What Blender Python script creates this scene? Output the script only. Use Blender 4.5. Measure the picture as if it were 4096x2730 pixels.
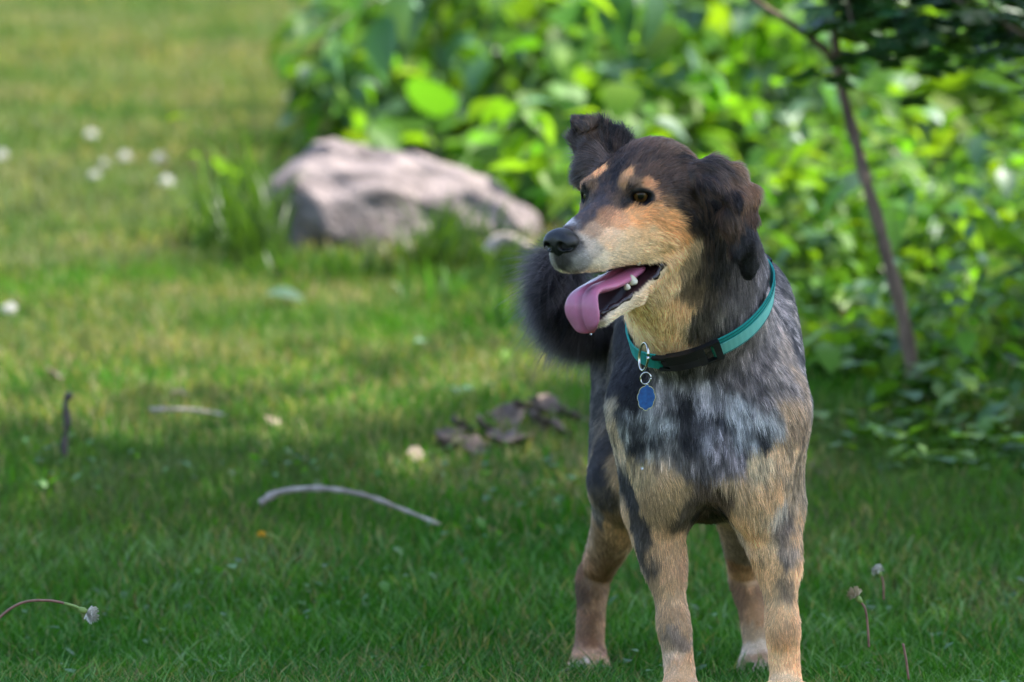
import bpy, bmesh, math, random
import numpy as np
from mathutils import Vector, Matrix

for o in list(bpy.data.objects):
    bpy.data.objects.remove(o, do_unlink=True)
scene = bpy.context.scene
col = scene.collection
R = math.radians

# ------------------------------------------------------------------ camera
CAM_H = 0.55
FPX = 23666.0                      # focal length in pixels of the 4096 px wide photograph
V0 = 1223.0                        # row of the eye level in that photograph
cam_d = bpy.data.cameras.new('camera')
cam = bpy.data.objects.new('camera', cam_d)
col.objects.link(cam)
cam.location = (0, 0, CAM_H)
cam.rotation_euler = (R(90) - math.atan((1365 - V0) / FPX), 0, 0)
cam_d.sensor_width = 36.0
cam_d.lens = 36.0 * FPX / 4096.0
cam_d.clip_start = 0.05
cam_d.clip_end = 500
cam_d.dof.use_dof = True
cam_d.dof.focus_distance = 7.90
cam_d.dof.aperture_fstop = 4.5
cam_d.dof.aperture_blades = 9
scene.camera = cam

# ------------------------------------------------------------------ light
SUN_AZ = (0.88, 0.20)              # horizontal direction towards the sun (x right, y away)
SUN_EL = 58.0
world = bpy.data.worlds.new('World')
scene.world = world
world.use_nodes = True
wn = world.node_tree
bg = wn.nodes['Background']
sky = wn.nodes.new('ShaderNodeTexSky')
sky.sky_type = 'NISHITA'
sky.sun_disc = False
sky.sun_elevation = R(SUN_EL)
sky.sun_rotation = math.atan2(SUN_AZ[0], SUN_AZ[1])
sky.air_density = 1.0
sky.dust_density = 1.5
wn.links.new(sky.outputs[0], bg.inputs['Color'])
bg.inputs['Strength'].default_value = 0.14
_h = math.hypot(*SUN_AZ)
SUN = Vector((SUN_AZ[0] / _h * math.cos(R(SUN_EL)), SUN_AZ[1] / _h * math.cos(R(SUN_EL)), math.sin(R(SUN_EL))))
sun_d = bpy.data.lights.new('sun', 'SUN')
sun_d.energy = 4.0
sun_d.angle = R(0.53)
sun_d.color = (1.0, 0.95, 0.86)
sun = bpy.data.objects.new('sun', sun_d)
col.objects.link(sun)
sun.rotation_euler = SUN.to_track_quat('Z', 'Y').to_euler()
sun.location = SUN * 30

scene.view_settings.view_transform = 'Standard'
scene.view_settings.look = 'None'
scene.view_settings.gamma = 1.0
scene.view_settings.exposure = 1.8
scene.view_settings.use_curve_mapping = False
scene.render.engine = 'CYCLES'
cy = scene.cycles
cy.use_denoising = True
cy.use_adaptive_sampling = True
cy.adaptive_threshold = 0.012
cy.max_bounces = 10
cy.diffuse_bounces = 5
cy.glossy_bounces = 3
cy.transmission_bounces = 8
cy.transparent_max_bounces = 8
cy.caustics_reflective = False
cy.caustics_refractive = False
scene.render.hair_type = 'STRAND'

# ------------------------------------------------------------------ helpers
def at(u, v, Y):
    """a point of the place seen at column u, row v of the photograph, Y metres from the camera"""
    return np.array([(u - 2048.0) / FPX * Y, Y, CAM_H + (V0 - v) / FPX * Y])

def tag(o, label=None, cat=None, group=None, kind=None):
    if label: o['label'] = label
    if cat: o['category'] = cat
    if group: o['group'] = group
    if kind: o['kind'] = kind
    return o

def empty(name, loc=(0, 0, 0)):
    o = bpy.data.objects.new(name, None)
    o.empty_display_size = 0.05
    o.location = loc
    col.objects.link(o)
    return o

def link(name, me, mat=None, parent=None, smooth=True):
    if mat is not None:
        me.materials.append(mat)
    if smooth and hasattr(me, 'polygons') and len(me.polygons):
        me.polygons.foreach_set('use_smooth', np.ones(len(me.polygons), dtype=bool))
    o = bpy.data.objects.new(name, me)
    col.objects.link(o)
    if parent is not None:
        o.parent = parent
        o.matrix_parent_inverse = Matrix.Translation(-Vector(parent.location))
    return o

def mesh_np(name, verts, faces):
    """mesh from a vertex array and an (n,3) or (n,4) face array"""
    verts = np.asarray(verts, dtype=np.float32)
    faces = np.asarray(faces, dtype=np.int32)
    me = bpy.data.meshes.new(name)
    k = faces.shape[1]
    me.vertices.add(len(verts))
    me.vertices.foreach_set('co', verts.ravel())
    me.loops.add(faces.size)
    me.loops.foreach_set('vertex_index', faces.ravel())
    me.polygons.add(len(faces))
    me.polygons.foreach_set('loop_start', np.arange(0, faces.size, k, dtype=np.int32))
    me.update(calc_edges=True)
    return me

def set_color(me, name, rgb, domain='POINT'):
    a = me.attributes.new(name, 'FLOAT_COLOR', domain)
    c = np.ones((len(rgb), 4), dtype=np.float32)
    c[:, :3] = rgb
    a.data.foreach_set('color', c.ravel())

def srgb(*c):
    c = np.asarray(c, dtype=float) / 255.0
    return np.where(c <= 0.04045, c / 12.92, ((c + 0.055) / 1.055) ** 2.4)

def material(name):
    m = bpy.data.materials.new(name)
    m.use_nodes = True
    nt = m.node_tree
    return m, nt, nt.nodes['Principled BSDF'], nt.nodes['Material Output']

def plain(name, color, rough=0.6, spec=0.5, metal=0.0, bump=None, coat=0.0, var=None, sss=0.0):
    """principled material with optional noise colour variation and bump"""
    m, nt, p, out = material(name)
    p.inputs['Base Color'].default_value = (*color, 1)
    p.inputs['Roughness'].default_value = rough
    p.inputs['Specular IOR Level'].default_value = spec
    p.inputs['Metallic'].default_value = metal
    p.inputs['Coat Weight'].default_value = coat
    p.inputs['Coat Roughness'].default_value = 0.15
    if sss:
        p.inputs['Subsurface Weight'].default_value = sss
        p.inputs['Subsurface Radius'].default_value = (0.01, 0.004, 0.003)
        p.inputs['Subsurface Scale'].default_value = 0.6
    tc = nt.nodes.new('ShaderNodeTexCoord')
    if var:
        n = nt.nodes.new('ShaderNodeTexNoise')
        n.inputs['Scale'].default_value = var[0]
        n.inputs['Detail'].default_value = 5
        nt.links.new(tc.outputs['Object'], n.inputs['Vector'])
        r = nt.nodes.new('ShaderNodeValToRGB')
        r.color_ramp.elements[0].position = 0.3
        r.color_ramp.elements[1].position = 0.7
        r.color_ramp.elements[0].color = (*var[1], 1)
        r.color_ramp.elements[1].color = (*var[2], 1)
        nt.links.new(n.outputs['Fac'], r.inputs['Fac'])
        nt.links.new(r.outputs['Color'], p.inputs['Base Color'])
    if bump:
        n = nt.nodes.new('ShaderNodeTexNoise')
        n.inputs['Scale'].default_value = bump[0]
        n.inputs['Detail'].default_value = 4
        nt.links.new(tc.outputs['Object'], n.inputs['Vector'])
        b = nt.nodes.new('ShaderNodeBump')
        b.inputs['Strength'].default_value = bump[1]
        b.inputs['Distance'].default_value = bump[2] if len(bump) > 2 else 0.01
        nt.links.new(n.outputs['Fac'], b.inputs['Height'])
        nt.links.new(b.outputs['Normal'], p.inputs['Normal'])
    return m

def _hash3(ix, iy, iz, seed):
    h = (ix.astype(np.int64) * 73856093) ^ (iy.astype(np.int64) * 19349663) ^ (iz.astype(np.int64) * 83492791) ^ (seed * 2654435761)
    h = (h ^ (h >> 13)) * 1274126177
    h = h ^ (h >> 16)
    return (h & 0xFFFFF).astype(np.float32) / float(0xFFFFF)

def vnoise(p, scale, seed=0, octaves=1):
    """smooth value noise 0..1 at points p (n,3)"""
    tot = 0; amp = 1.0; s = 0.0
    for o in range(octaves):
        q = np.asarray(p) * scale * (2 ** o)
        i = np.floor(q); f = q - i; f = f * f * (3 - 2 * f)
        i = i.astype(np.int64)
        x, y, z = i[:, 0], i[:, 1], i[:, 2]
        r = 0
        for a in (0, 1):
            for b in (0, 1):
                for c in (0, 1):
                    w = (f[:, 0] if a else 1 - f[:, 0]) * (f[:, 1] if b else 1 - f[:, 1]) * (f[:, 2] if c else 1 - f[:, 2])
                    r = r + w * _hash3(x + a, y + b, z + c, seed + 17 * o)
        tot = tot + amp * r; s += amp; amp *= 0.5
    return tot / s

def unit(v):
    v = np.asarray(v, dtype=float)
    return v / np.maximum(np.linalg.norm(v, axis=-1, keepdims=True), 1e-12)

def smooth_path(pts, n, closed=False):
    """Catmull-Rom resampling of control points to n points"""
    P = np.asarray(pts, dtype=float)
    m = len(P)
    if closed:
        idx = lambda i: P[i % m]; segs = m
    else:
        idx = lambda i: P[min(max(i, 0), m - 1)]; segs = m - 1
    out = []
    for k in range(n):
        t = k / n * segs if closed else k / (n - 1) * segs
        i = min(int(t), segs - 1); f = t - i
        a, b, c, d = idx(i - 1), idx(i), idx(i + 1), idx(i + 2)
        out.append(0.5 * ((2 * b) + (c - a) * f + (2 * a - 5 * b + 4 * c - d) * f * f + (3 * b - a - 3 * c + d) * f ** 3))
    return np.array(out)

def tube_arrays(path, radii, sides=8, cap=True):
    path = np.asarray(path, dtype=float); n = len(path)
    radii = np.broadcast_to(np.asarray(radii, dtype=float), (n,))
    t = unit(np.gradient(path, axis=0))
    ref = np.array([0.0, 0.0, 1.0]) if abs(t[0][2]) < 0.9 else np.array([1.0, 0, 0])
    V = []; nrm = unit(np.cross(t[0], ref))
    for i in range(n):
        nrm = unit(nrm - t[i] * np.dot(nrm, t[i]))
        b = np.cross(t[i], nrm)
        a = np.linspace(0, 2 * math.pi, sides, endpoint=False)
        V.append(path[i] + radii[i] * (np.cos(a)[:, None] * nrm + np.sin(a)[:, None] * b))
    V = np.concatenate(V)
    F = []
    for i in range(n - 1):
        for j in range(sides):
            k = (j + 1) % sides
            F.append((i * sides + j, i * sides + k, (i + 1) * sides + k, (i + 1) * sides + j))
    if cap:
        V = np.concatenate([V, path[:1], path[-1:]])
        a, b = len(V) - 2, len(V) - 1
        for j in range(sides):
            k = (j + 1) % sides
            F.append((a, a, k, j)[0:1] + (k, j, j))
            F.append((b, (n - 1) * sides + j, (n - 1) * sides + k, (n - 1) * sides + k))
    return V, F

def tube(name, path, radii, mat, parent=None, sides=8):
    V, F = tube_arrays(path, radii, sides)
    me = bpy.data.meshes.new(name)
    me.from_pydata([tuple(v) for v in V], [], [tuple(dict.fromkeys(f)) for f in F])
    me.update()
    return link(name, me, mat, parent)
# ---- implicit modelling: primitives blended into one continuous body surface
PRIM = []
def _add(fn, centre, rad, k, op): PRIM.append((fn, np.asarray(centre, float), float(rad), k, op))

def cone(a, b, r1, r2, k=0.02, op='u'):
    a = np.asarray(a, float); b = np.asarray(b, float); ba = b - a; L2 = float(ba @ ba) + 1e-12
    def fn(p):
        t = np.clip(((p - a) @ ba) / L2, 0, 1)
        return np.linalg.norm(p - a - t[:, None] * ba, axis=1) - (r1 + (r2 - r1) * t)
    _add(fn, (a + b) / 2, math.sqrt(L2) / 2 + max(r1, r2), k, op)

def chain(pts, k=0.02):
    """tapered limb through (point, radius) pairs"""
    A = np.array([p for p, r in pts]); Rr = np.array([r for p, r in pts])
    def fn(p):
        d = None
        for i in range(len(A) - 1):
            ba = A[i + 1] - A[i]
            t = np.clip(((p - A[i]) @ ba) / (ba @ ba), 0, 1)
            e = np.linalg.norm(p - A[i] - t[:, None] * ba, axis=1) - (Rr[i] + (Rr[i + 1] - Rr[i]) * t)
            d = e if d is None else np.minimum(d, e)
        return d
    m = (A.min(0) + A.max(0)) / 2
    _add(fn, m, np.linalg.norm(A - m, axis=1).max() + Rr.max(), k, 'u')

def limb(pts, n=4):
    """control points resampled to a smooth taper"""
    q = smooth_path([list(p) + [r] for p, r in pts], n * (len(pts) - 1) + 1)
    return [(x[:3], x[3]) for x in q]

def ell(c, r, M=None, k=0.02, op='u'):
    c = np.asarray(c, float); r = np.asarray(r, float)
    M = np.eye(3) if M is None else np.asarray(M, float)      # rows: local axes in world space
    def fn(p):
        q = (p - c) @ M.T
        k0 = np.linalg.norm(q / r, axis=1); k1 = np.linalg.norm(q / (r * r), axis=1)
        return k0 * (k0 - 1.0) / np.maximum(k1, 1e-9)
    _add(fn, c, r.max(), k, op)

def tri(a, b, c, r, k=0.006):
    a, b, c = (np.asarray(x, float) for x in (a, b, c))
    ba, cb, ac = b - a, c - b, a - c
    n = np.cross(ba, ac)
    def fn(p):
        pa, pb, pc = p - a, p - b, p - c
        s = (np.sign(pa @ np.cross(ba, n)) + np.sign(pb @ np.cross(cb, n)) + np.sign(pc @ np.cross(ac, n)))
        def ed(e, q):
            t = np.clip((q @ e) / (e @ e), 0, 1)[:, None]
            return ((e * t - q) ** 2).sum(1)
        de = np.minimum(np.minimum(ed(ba, pa), ed(cb, pb)), ed(ac, pc))
        dp = (pa @ n) ** 2 / (n @ n)
        return np.sqrt(np.where(s < 2.0, de, dp)) - r
    m = (a + b + c) / 3
    _add(fn, m, max(np.linalg.norm(x - m) for x in (a, b, c)) + r, k, 'u')

def sdf(p):
    d = np.full(len(p), 1.0)
    for fn, c, rad, k, op in PRIM:
        sel = np.nonzero(((p - c) ** 2).sum(1) < (rad + 0.03 + k) ** 2)[0]
        if not len(sel): continue
        e = fn(p[sel]); o = d[sel]
        if op == 'u':
            h = np.maximum(k - np.abs(o - e), 0) / k
            d[sel] = np.minimum(o, e) - h * h * k * 0.25
        else:
            e = -e
            h = np.maximum(k - np.abs(o - e), 0) / k
            d[sel] = np.maximum(o, e) + h * h * k * 0.25
    return d

def surface_nets(lo, hi, h):
    lo = np.asarray(lo, float); n = np.ceil((np.asarray(hi) - lo) / h).astype(int) + 1
    cst = 6                                        # coarse pass marks the blocks near the surface
    nc = n // cst + 2
    g = np.stack(np.meshgrid(*[np.arange(k) for k in nc], indexing='ij'), -1).reshape(-1, 3)
    dc = sdf(lo + (g + 0.5) * cst * h)
    act = np.abs(dc) < cst * h * 0.87 + 2.5 * h + 0.004
    D = np.full(nc * cst, 1.0, dtype=np.float32)
    blk = np.zeros(nc, bool); blk.ravel()[:] = act
    sgn = np.where(dc < 0, -1.0, 1.0).reshape(nc)
    D[:] = np.repeat(np.repeat(np.repeat(sgn, cst, 0), cst, 1), cst, 2)
    ga = g[act]
    off = np.stack(np.meshgrid(*[np.arange(cst)] * 3, indexing='ij'), -1).reshape(-1, 3)
    for s in range(0, len(ga), 4000):
        idx = (ga[s:s + 4000, None, :] * cst + off[None]).reshape(-1, 3)
        D[idx[:, 0], idx[:, 1], idx[:, 2]] = sdf(lo + idx * h)
    ins = D < 0
    cnt = sum(ins[a:ins.shape[0] - 1 + a, b:ins.shape[1] - 1 + b, c:ins.shape[2] - 1 + c].astype(np.int8)
              for a in (0, 1) for b in (0, 1) for c in (0, 1))
    cells = np.argwhere((cnt > 0) & (cnt < 8))
    cid = -np.ones(np.array(D.shape) - 1, dtype=np.int32)
    cid[cells[:, 0], cells[:, 1], cells[:, 2]] = np.arange(len(cells))
    acc = np.zeros((len(cells), 3)); w = np.zeros(len(cells))
    for ax in range(3):
        o1, o2 = [x for x in range(3) if x != ax]
        for b in (0, 1):
            for c in (0, 1):
                p0 = cells.copy(); p0[:, o1] += b; p0[:, o2] += c
                p1 = p0.copy(); p1[:, ax] += 1
                d0 = D[p0[:, 0], p0[:, 1], p0[:, 2]]; d1 = D[p1[:, 0], p1[:, 1], p1[:, 2]]
                m = (d0 < 0) != (d1 < 0)
                t = np.where(m, d0 / np.where(m, d0 - d1, 1), 0)
                q = p0.astype(float); q[:, ax] += t
                acc[m] += q[m]; w[m] += 1
    V = lo + acc / w[:, None] * h
    F = []
    for ax in range(3):
        o1, o2 = (ax + 1) % 3, (ax + 2) % 3
        a = np.moveaxis(ins, ax, 0)
        e = np.argwhere(a[1:] != a[:-1])
        e = np.stack([e[:, [0, 1, 2].index(0)]] + [e[:, 1], e[:, 2]], 1)
        full = np.zeros_like(e); rest = [x for x in range(3) if x != ax]
        full[:, ax] = e[:, 0]; full[:, rest[0]] = e[:, 1]; full[:, rest[1]] = e[:, 2]
        s = ins[full[:, 0], full[:, 1], full[:, 2]]
        c00 = full.copy(); c00[:, o1] -= 1; c00[:, o2] -= 1
        c10 = full.copy(); c10[:, o2] -= 1
        c11 = full.copy()
        c01 = full.copy(); c01[:, o1] -= 1
        q = np.stack([cid[c[:, 0], c[:, 1], c[:, 2]] for c in (c00, c10, c11, c01)], 1)
        q[~s] = q[~s][:, ::-1]
        F.append(q)
    F = np.concatenate(F)
    return V, F[(F >= 0).all(1)]

def mesh_normals(V, F):
    fn = np.cross(V[F[:, 2]] - V[F[:, 0]], V[F[:, 3]] - V[F[:, 1]])
    N = np.zeros_like(V)
    for j in range(4):
        for a in range(3):
            N[:, a] += np.bincount(F[:, j], fn[:, a], len(V))
    return unit(N)
# ================================================================== ground
_PY = np.array([-400, 0, 8.3, 8.6, 9.0, 9.4, 9.8, 10.4, 11.0, 12.0, 13.0, 14.5, 16.0, 18.0, 20.0, 25.0, 32.0, 45.0, 80.0, 400.0])
_PZ = np.array([0, 0, 0.0, 0.012, 0.060, 0.138, 0.225, 0.335, 0.430, 0.565, 0.690, 0.880, 1.065, 1.300, 1.530, 2.050, 2.7, 3.6, 5.0, 9.0])
def gz(x, y):
    x = np.asarray(x, float); y = np.asarray(y, float)
    z = np.interp(y, _PY, _PZ)
    amp = np.clip((y - 8.6) / 3.0, 0, 1) * 0.012
    return z + amp * (np.sin(x * 2.3 + y * 1.1) + 0.6 * np.sin(x * 5.1 - y * 2.7 + 1.0))
xs = np.concatenate([np.linspace(-300, -8, 14), np.linspace(-6, 6, 61), np.linspace(8, 300, 14)])
ys = np.concatenate([np.linspace(-200, 5, 14), np.linspace(5.5, 26, 165), np.linspace(27, 60, 24), np.linspace(70, 400, 14)])
GX, GY = np.meshgrid(xs, ys, indexing='ij')
GV = np.stack([GX, GY, gz(GX, GY)], -1).reshape(-1, 3)
ny = len(ys)
ii, jj = np.meshgrid(np.arange(len(xs) - 1), np.arange(ny - 1), indexing='ij')
b0 = (ii * ny + jj).ravel()
GF = np.stack([b0, b0 + ny, b0 + ny + 1, b0 + 1], 1)
gm, nt, p, out = material('soil_and_thatch')
tc = nt.nodes.new('ShaderNodeTexCoord')
n1 = nt.nodes.new('ShaderNodeTexNoise'); n1.inputs['Scale'].default_value = 3.0; n1.inputs['Detail'].default_value = 8
n2 = nt.nodes.new('ShaderNodeTexNoise'); n2.inputs['Scale'].default_value = 60; n2.inputs['Detail'].default_value = 6
for n in (n1, n2): nt.links.new(tc.outputs['Object'], n.inputs['Vector'])
r1_ = nt.nodes.new('ShaderNodeValToRGB')
r1_.color_ramp.elements[0].position = 0.35; r1_.color_ramp.elements[0].color = (0.040, 0.085, 0.012, 1)
r1_.color_ramp.elements[1].position = 0.65; r1_.color_ramp.elements[1].color = (0.090, 0.130, 0.030, 1)
r2_ = nt.nodes.new('ShaderNodeValToRGB')
r2_.color_ramp.elements[0].position = 0.42; r2_.color_ramp.elements[0].color = (0.030, 0.055, 0.010, 1)
r2_.color_ramp.elements[1].position = 0.68; r2_.color_ramp.elements[1].color = (0.15, 0.16, 0.060, 1)
nt.links.new(n1.outputs['Fac'], r1_.inputs['Fac']); nt.links.new(n2.outputs['Fac'], r2_.inputs['Fac'])
mx = nt.nodes.new('ShaderNodeMix'); mx.data_type = 'RGBA'; mx.inputs['Factor'].default_value = 0.5
nt.links.new(r1_.outputs['Color'], mx.inputs['A']); nt.links.new(r2_.outputs['Color'], mx.inputs['B'])
nt.links.new(mx.outputs['Result'], p.inputs['Base Color'])
bp = nt.nodes.new('ShaderNodeBump'); bp.inputs['Distance'].default_value = 0.02
nt.links.new(n2.outputs['Fac'], bp.inputs['Height']); nt.links.new(bp.outputs[0], p.inputs['Normal'])
p.inputs['Roughness'].default_value = 0.95; p.inputs['Specular IOR Level'].default_value = 0.1
ground = tag(link('ground', mesh_np('ground', GV, GF), gm), kind='structure')

# ================================================================== foliage materials
def leafy(name, attr=None, color=(0.06, 0.13, 0.02), trans=0.45, rough=0.45, spec=0.4, vary=0.35, tcol=(1.15, 1.25, 0.35), veins=False):
    """leaf: glossy diffuse front plus light passing through; a little different on every object"""
    m = bpy.data.materials.new(name); m.use_nodes = True
    nt = m.node_tree
    p = nt.nodes['Principled BSDF']; out = nt.nodes['Material Output']
    p.inputs['Roughness'].default_value = rough; p.inputs['Specular IOR Level'].default_value = spec
    tr = nt.nodes.new('ShaderNodeBsdfTranslucent')
    mix = nt.nodes.new('ShaderNodeMixShader'); mix.inputs[0].default_value = trans
    nt.links.new(p.outputs[0], mix.inputs[1]); nt.links.new(tr.outputs[0], mix.inputs[2]); nt.links.new(mix.outputs[0], out.inputs['Surface'])
    if attr:
        a = nt.nodes.new('ShaderNodeAttribute'); a.attribute_name = attr; src = a.outputs['Color']
    else:
        oi = nt.nodes.new('ShaderNodeObjectInfo')
        hs = nt.nodes.new('ShaderNodeHueSaturation')
        hs.inputs['Color'].default_value = (*color, 1)
        m1 = nt.nodes.new('ShaderNodeMapRange'); m1.inputs['To Min'].default_value = 1 - vary; m1.inputs['To Max'].default_value = 1 + vary
        nt.links.new(oi.outputs['Random'], m1.inputs['Value']); nt.links.new(m1.outputs[0], hs.inputs['Value'])
        m2 = nt.nodes.new('ShaderNodeMath'); m2.operation = 'MULTIPLY_ADD'; m2.inputs[1].default_value = 7.13; m2.inputs[2].default_value = 0
        m3 = nt.nodes.new('ShaderNodeMath'); m3.operation = 'FRACT'
        m4 = nt.nodes.new('ShaderNodeMapRange'); m4.inputs['To Min'].default_value = 0.475; m4.inputs['To Max'].default_value = 0.52
        nt.links.new(oi.outputs['Random'], m2.inputs[0]); nt.links.new(m2.outputs[0], m3.inputs[0]); nt.links.new(m3.outputs[0], m4.inputs['Value']); nt.links.new(m4.outputs[0], hs.inputs['Hue'])
        src = hs.outputs['Color']
    nt.links.new(src, p.inputs['Base Color'])
    mu = nt.nodes.new('ShaderNodeMix'); mu.data_type = 'RGBA'; mu.blend_type = 'MULTIPLY'; mu.inputs['Factor'].default_value = 1
    mu.inputs['B'].default_value = (*tcol, 1)
    nt.links.new(src, mu.inputs['A']); nt.links.new(mu.outputs['Result'], tr.inputs['Color'])
    return m
grass_m = leafy('grass_blades', attr='tint', trans=0.40, rough=0.6, spec=0.20, tcol=(1.1, 1.25, 0.4))

# ================================================================== grass
grng = np.random.default_rng(3)
def blades(n, y0, y1, half, hgt, wid, segs, straw, palette, curl=0.5, keep=None):
    """n blades rooted between y0 and y1 across the view, as arrays"""
    y = y0 + (y1 - y0) * grng.random(n)
    x = (grng.random(n) * 2 - 1) * half * y / y1
    if keep is not None:
        k = keep(x, y); x, y = x[k], y[k]; n = len(x)
    z = gz(x, y)
    h = hgt * (0.55 + 0.75 * grng.random(n)) * (0.75 + 0.5 * vnoise(np.stack([x, y, z * 0], 1), 3.0, 4, 2))
    w = wid * (0.6 + 0.8 * grng.random(n))
    a = grng.random(n) * 2 * math.pi
    side = np.stack([np.cos(a), np.sin(a), np.zeros(n)], 1)
    la = grng.random(n) * 2 * math.pi
    lean = np.stack([np.cos(la), np.sin(la), np.zeros(n)], 1) * (h * (0.15 + curl * grng.random(n)))[:, None]
    base = np.stack([x, y, z - 0.004], 1)
    V = []
    for k in range(segs):
        t = k / segs
        c = base + lean * t * t + np.array([0, 0, 1.0]) * (h * (t - 0.15 * t * t))[:, None]
        ww = (w * (1 - 0.55 * t) * 0.5)[:, None]
        V += [c - side * ww, c + side * ww]
    V.append(base + lean + np.array([0, 0, 1.0]) * (h * 0.85)[:, None])
    m = 2 * segs + 1
    V = np.stack(V, 1)
    tris = []
    for k in range(segs - 1):
        tris += [(2 * k, 2 * k + 1, 2 * k + 3), (2 * k, 2 * k + 3, 2 * k + 2)]
    tris.append((2 * segs - 2, 2 * segs - 1, 2 * segs))
    F = (np.arange(n)[:, None, None] * m + np.array(tris)[None]).reshape(-1, 3)
    pal = np.array(palette)
    patch = vnoise(np.stack([x, y, z * 0], 1), 2.2, 9, 3)
    i = np.clip((patch - 0.25) * 2 * (len(pal) - 1) + grng.normal(0, 0.6, n), 0, len(pal) - 1.001)
    f = (i % 1)[:, None]; C = pal[i.astype(int)] * (1 - f) + pal[i.astype(int) + 1] * f
    st = grng.random(n) < straw * (0.25 + 5.5 * np.clip(vnoise(np.stack([x, y, z * 0], 1), 2.4, 14, 3) - 0.42, 0, 1))
    C[st] = np.array([0.30, 0.25, 0.12]) * (0.6 + 0.7 * grng.random((st.sum(), 1)))
    C = C * (0.62 + 0.76 * grng.random((n, 1)))
    return V.reshape(-1, 3), F, np.repeat(C, m, 0)
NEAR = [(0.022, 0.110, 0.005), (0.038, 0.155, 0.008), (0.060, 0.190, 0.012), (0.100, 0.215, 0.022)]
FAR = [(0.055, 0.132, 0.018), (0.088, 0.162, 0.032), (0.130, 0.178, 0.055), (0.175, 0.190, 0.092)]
def merge(parts):
    V, F, C = [], [], []; o = 0
    for v, f, c in parts:
        V.append(v); F.append(f + o); C.append(c); o += len(v)
    return np.concatenate(V), np.concatenate(F), np.concatenate(C)
def stuff(name, parts, mat, label):
    V, F, C = merge(parts)
    me = mesh_np(name, V, F); set_color(me, 'tint', C)
    return tag(link(name, me, mat, smooth=True), label, 'grass', kind='stuff')
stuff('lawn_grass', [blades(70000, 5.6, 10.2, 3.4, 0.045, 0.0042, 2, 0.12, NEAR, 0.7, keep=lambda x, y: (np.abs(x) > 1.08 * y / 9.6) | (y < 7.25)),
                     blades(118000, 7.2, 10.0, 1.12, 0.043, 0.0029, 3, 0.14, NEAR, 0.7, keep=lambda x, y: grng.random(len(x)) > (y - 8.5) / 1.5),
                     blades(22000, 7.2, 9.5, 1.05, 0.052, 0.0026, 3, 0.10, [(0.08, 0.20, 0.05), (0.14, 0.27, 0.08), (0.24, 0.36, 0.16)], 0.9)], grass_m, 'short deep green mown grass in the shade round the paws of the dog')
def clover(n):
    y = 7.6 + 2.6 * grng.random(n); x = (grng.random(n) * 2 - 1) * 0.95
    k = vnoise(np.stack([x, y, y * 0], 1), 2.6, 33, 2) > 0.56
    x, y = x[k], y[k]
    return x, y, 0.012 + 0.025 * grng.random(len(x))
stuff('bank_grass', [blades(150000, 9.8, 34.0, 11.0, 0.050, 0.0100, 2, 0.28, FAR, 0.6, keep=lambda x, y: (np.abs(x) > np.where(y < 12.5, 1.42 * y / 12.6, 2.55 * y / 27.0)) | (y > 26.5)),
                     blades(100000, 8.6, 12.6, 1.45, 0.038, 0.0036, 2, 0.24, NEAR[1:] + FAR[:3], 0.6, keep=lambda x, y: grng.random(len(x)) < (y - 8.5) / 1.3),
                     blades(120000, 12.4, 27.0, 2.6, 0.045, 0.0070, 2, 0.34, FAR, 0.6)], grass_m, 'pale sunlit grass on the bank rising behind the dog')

# ================================================================== leaves shared by the plants
def leaf_mesh(name, outline, fold=0.25, droop=0.35, rows=None, mats=()):
    """leaf of unit length along +Y, outline = half widths at even steps, folded at the midrib and drooping"""
    n = len(outline); V = []; F = []
    for i, w in enumerate(outline):
        t = i / (n - 1)
        zc = -droop * t * t
        V += [(-w, t + 0.0 * w, zc + fold * w), (0, t, zc), (w, t, zc + fold * w)]
    for i in range(n - 1):
        a = 3 * i
        F += [(a, a + 1, a + 4, a + 3), (a + 1, a + 2, a + 5, a + 4)]
    # stalk
    o = len(V)
    V += [(-0.012, -0.35, 0.03), (0.012, -0.35, 0.03), (0.012, 0.02, 0.004), (-0.012, 0.02, 0.004)]
    F.append((o, o + 1, o + 2, o + 3))
    me = bpy.data.meshes.new(name); me.from_pydata(V, [], F); me.update()
    for m in mats: me.materials.append(m)
    me.polygons.foreach_set('use_smooth', np.ones(len(me.polygons), dtype=bool))
    return me
mid_leaf_m = leafy('leaf_mid_green', color=(0.112, 0.240, 0.026), trans=0.55, rough=0.52, spec=0.35)
lime_leaf_m = leafy('leaf_lime', color=(0.150, 0.275, 0.022), trans=0.58, rough=0.55, spec=0.3)
dull_leaf_m = leafy('leaf_blue_green', color=(0.080, 0.180, 0.080), trans=0.38, rough=0.48, spec=0.6)
dark_leaf_m = leafy('leaf_dark', color=(0.036, 0.098, 0.032), trans=0.30, rough=0.40, spec=0.45)
OV = [0.02, 0.22, 0.31, 0.34, 0.31, 0.23, 0.12, 0.01]
BR = [0.10, 0.40, 0.50, 0.52, 0.47, 0.38, 0.24, 0.02]
LN = [0.02, 0.10, 0.14, 0.15, 0.14, 0.11, 0.06, 0.005]
LEAF = {}
for k, m in (('mid', mid_leaf_m), ('lime', lime_leaf_m), ('dull', dull_leaf_m), ('dark', dark_leaf_m)):
    LEAF['oval_' + k] = leaf_mesh('oval_leaf_' + k, OV, 0.30, 0.30, mats=(m,))
    LEAF['broad_' + k] = leaf_mesh('broad_leaf_' + k, BR, 0.18, 0.35, mats=(m,))
    LEAF['long_' + k] = leaf_mesh('long_leaf_' + k, LN, 0.30, 0.55, mats=(m,))
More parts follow.
